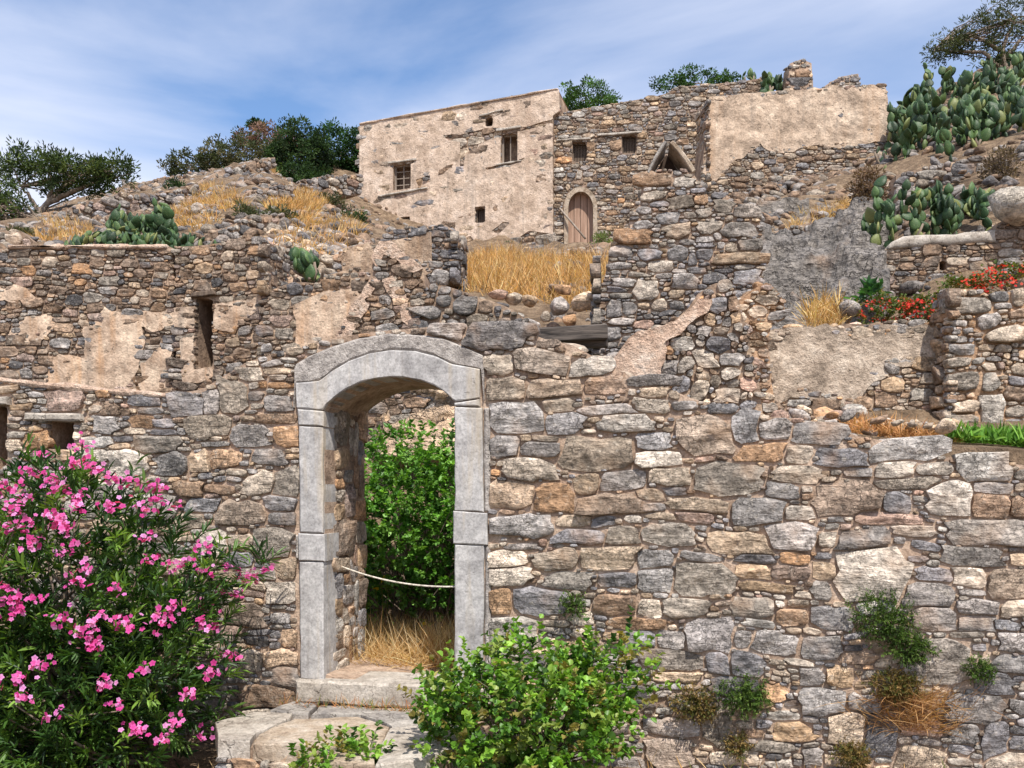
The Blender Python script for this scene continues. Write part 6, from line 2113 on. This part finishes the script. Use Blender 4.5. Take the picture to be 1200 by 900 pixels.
SH = [
    ('long low olive shrub on the left part of the ridge', 240, 196, 36, (1.5, .9, .5), OLV, 90), ('grey-green shrub on the ridge below the brown thorn bush', 285, 182, 36, (1.5, .9, .75), OLV, 120),
    ('leafless brownish thorn bush on top of the ridge', 318, 166, 37, (1.2, .8, .6), [(140, 108, 100), (124, 98, 88), (150, 122, 112)], 90), ('dark round tree standing on the ridge left of the pale house', 352, 182, 34, (1.0, .9, 1.15), DKG, 190),
    ('dark green shrub touching the left corner of the pale house', 398, 178, 35, (1.1, .8, 1.0), [(52, 84, 44), (64, 98, 50), (42, 68, 38)], 170), ('low dark green shrub in front of the ridge tree', 300, 212, 31, (1.15, .7, .36), [(48, 78, 44), (60, 92, 50), (40, 62, 38)], 110),
    ('dark low shrub right of the ridge tree foot', 352, 210, 30.5, (.7, .6, .4), DKG, 80), ('tiny round bush crowning the ridge', 301, 146, 38, (.34, .3, .2), DKG, 40),
    ('rounded green bush above the roof junction of the two houses', 690, 118, 37, (1.25, .9, .8), [(70, 104, 50), (86, 122, 60), (58, 86, 44)], 150), ('green shrubs showing over the stone house wall', 820, 98, 37, (1.9, .8, .55), [(62, 96, 50), (78, 112, 60), (50, 76, 42)], 130),
    ('grey-green herb at the foot of the pale house', 596, 297, 29.5, (.45, .3, .25), [(110, 124, 96), (126, 138, 108)], 40), ('dry grey bush between the terrace wall and upper cactus', 1172, 200, 17.5, (.3, .3, .5), [(120, 104, 90), (104, 90, 78)], 60),
    ('dried brown brush left of the dark prickly pear', 1016, 222, 16, (.25, .25, .42), [(128, 104, 86), (110, 88, 70)], 60), ('green weed clump left of the pier beside the house door', 706, 288, 24, (.3, .3, .3), [(120, 132, 78), (100, 116, 62)], 40),
]
for k, (lb, x, y, Y, e, tn, nc) in enumerate(SH):
    if k < 7:
        e, nc = (e[0] * 1.2, e[1] * 1.2, e[2] * 1.12), int(nc * 1.6)
    c = P(x, y, Y)
    b = c - np.array([0, 0, e[2]])
    tree('hill_shrub', lb, b, [[b, b + (c - b) * .6 + np.array([.1, 0, 0]), c]], [(c, e), (c + np.array([e[0] * .45, 0, -e[2] * .25]), (e[0] * .55, e[1] * .7, e[2] * .7)), (c + np.array([-e[0] * .5, 0, -e[2] * .2]), (e[0] * .5, e[1] * .7, e[2] * .65))],
         nc, 34, 0.06 + 0.14 * e[2] ** .5, 0.10 if Y > 28 else .06, 0.05 if Y > 28 else .025, tn, 720 + k, 'shrub', 0.05, 'shrubs on the hill', 0.4, twigs=20)
for k, (px_, py_, sz, tn, lb) in enumerate(((388, 243, .30, OLV, 'grey-green scrub tuft on the scree beside the pale house'), (326, 262, .26, OLV, 'olive scrub tuft below the golden grass on the hill'), (206, 226, .34, DKG, 'dark scrub tuft on the bank left of the ridge shrubs'),
                                          (284, 258, .24, OLV, 'small olive scrub tuft straight above the slit window wall'), (24, 282, .22, OLV, 'olive scrub tuft at the left end of the coping'), (412, 262, .26, DKG, 'dark scrub tuft at the lower left corner of the pale house'))):
    Y_ = stand(px_, py_)
    b = ground_at(px_, Y_)
    c = b + np.array([0, 0, sz * .55])
    tree('scrub_tuft', lb, b, [[b, b + (c - b) * .5, c]], [(c, (sz, sz * .8, sz * .6)), (c + np.array([sz * .5, 0, -.05]), (sz * .6, sz * .6, sz * .45))],
         int(14 + 40 * sz), 26, 0.11, 0.07, 0.03, tn, 820 + k, 'shrub', 0.03, 'scrub tufts on the left hillside', 0.2, twigs=6)
q2 = lambda x, y, Y=29.0: P(x, y, Y)
tree('pine_tree', 'airy pine leaning over the upper right corner', q2(1185, 110), [[q2(1188, 112), q2(1180, 84), q2(1176, 60), q2(1190, 20)], [q2(1180, 84), q2(1150, 62), q2(1120, 60), q2(1095, 58)], [q2(1176, 60), q2(1140, 40), q2(1110, 46)], [q2(1178, 66), q2(1215, 30)]],
     [(q2(1110, 56), (.8, .7, .35)), (q2(1150, 40), (1.0, .8, .6)), (q2(1195, 22), (1.2, .8, .8)), (q2(1100, 62), (.45, .5, .25)), (q2(1230, 40), (1, .8, .9)), (q2(1160, 70), (.7, .6, .3))], 230, 24, 0.2, 0.14, 0.03, [(74, 84, 56), (90, 98, 66), (62, 70, 48)], 760, r0=0.12)
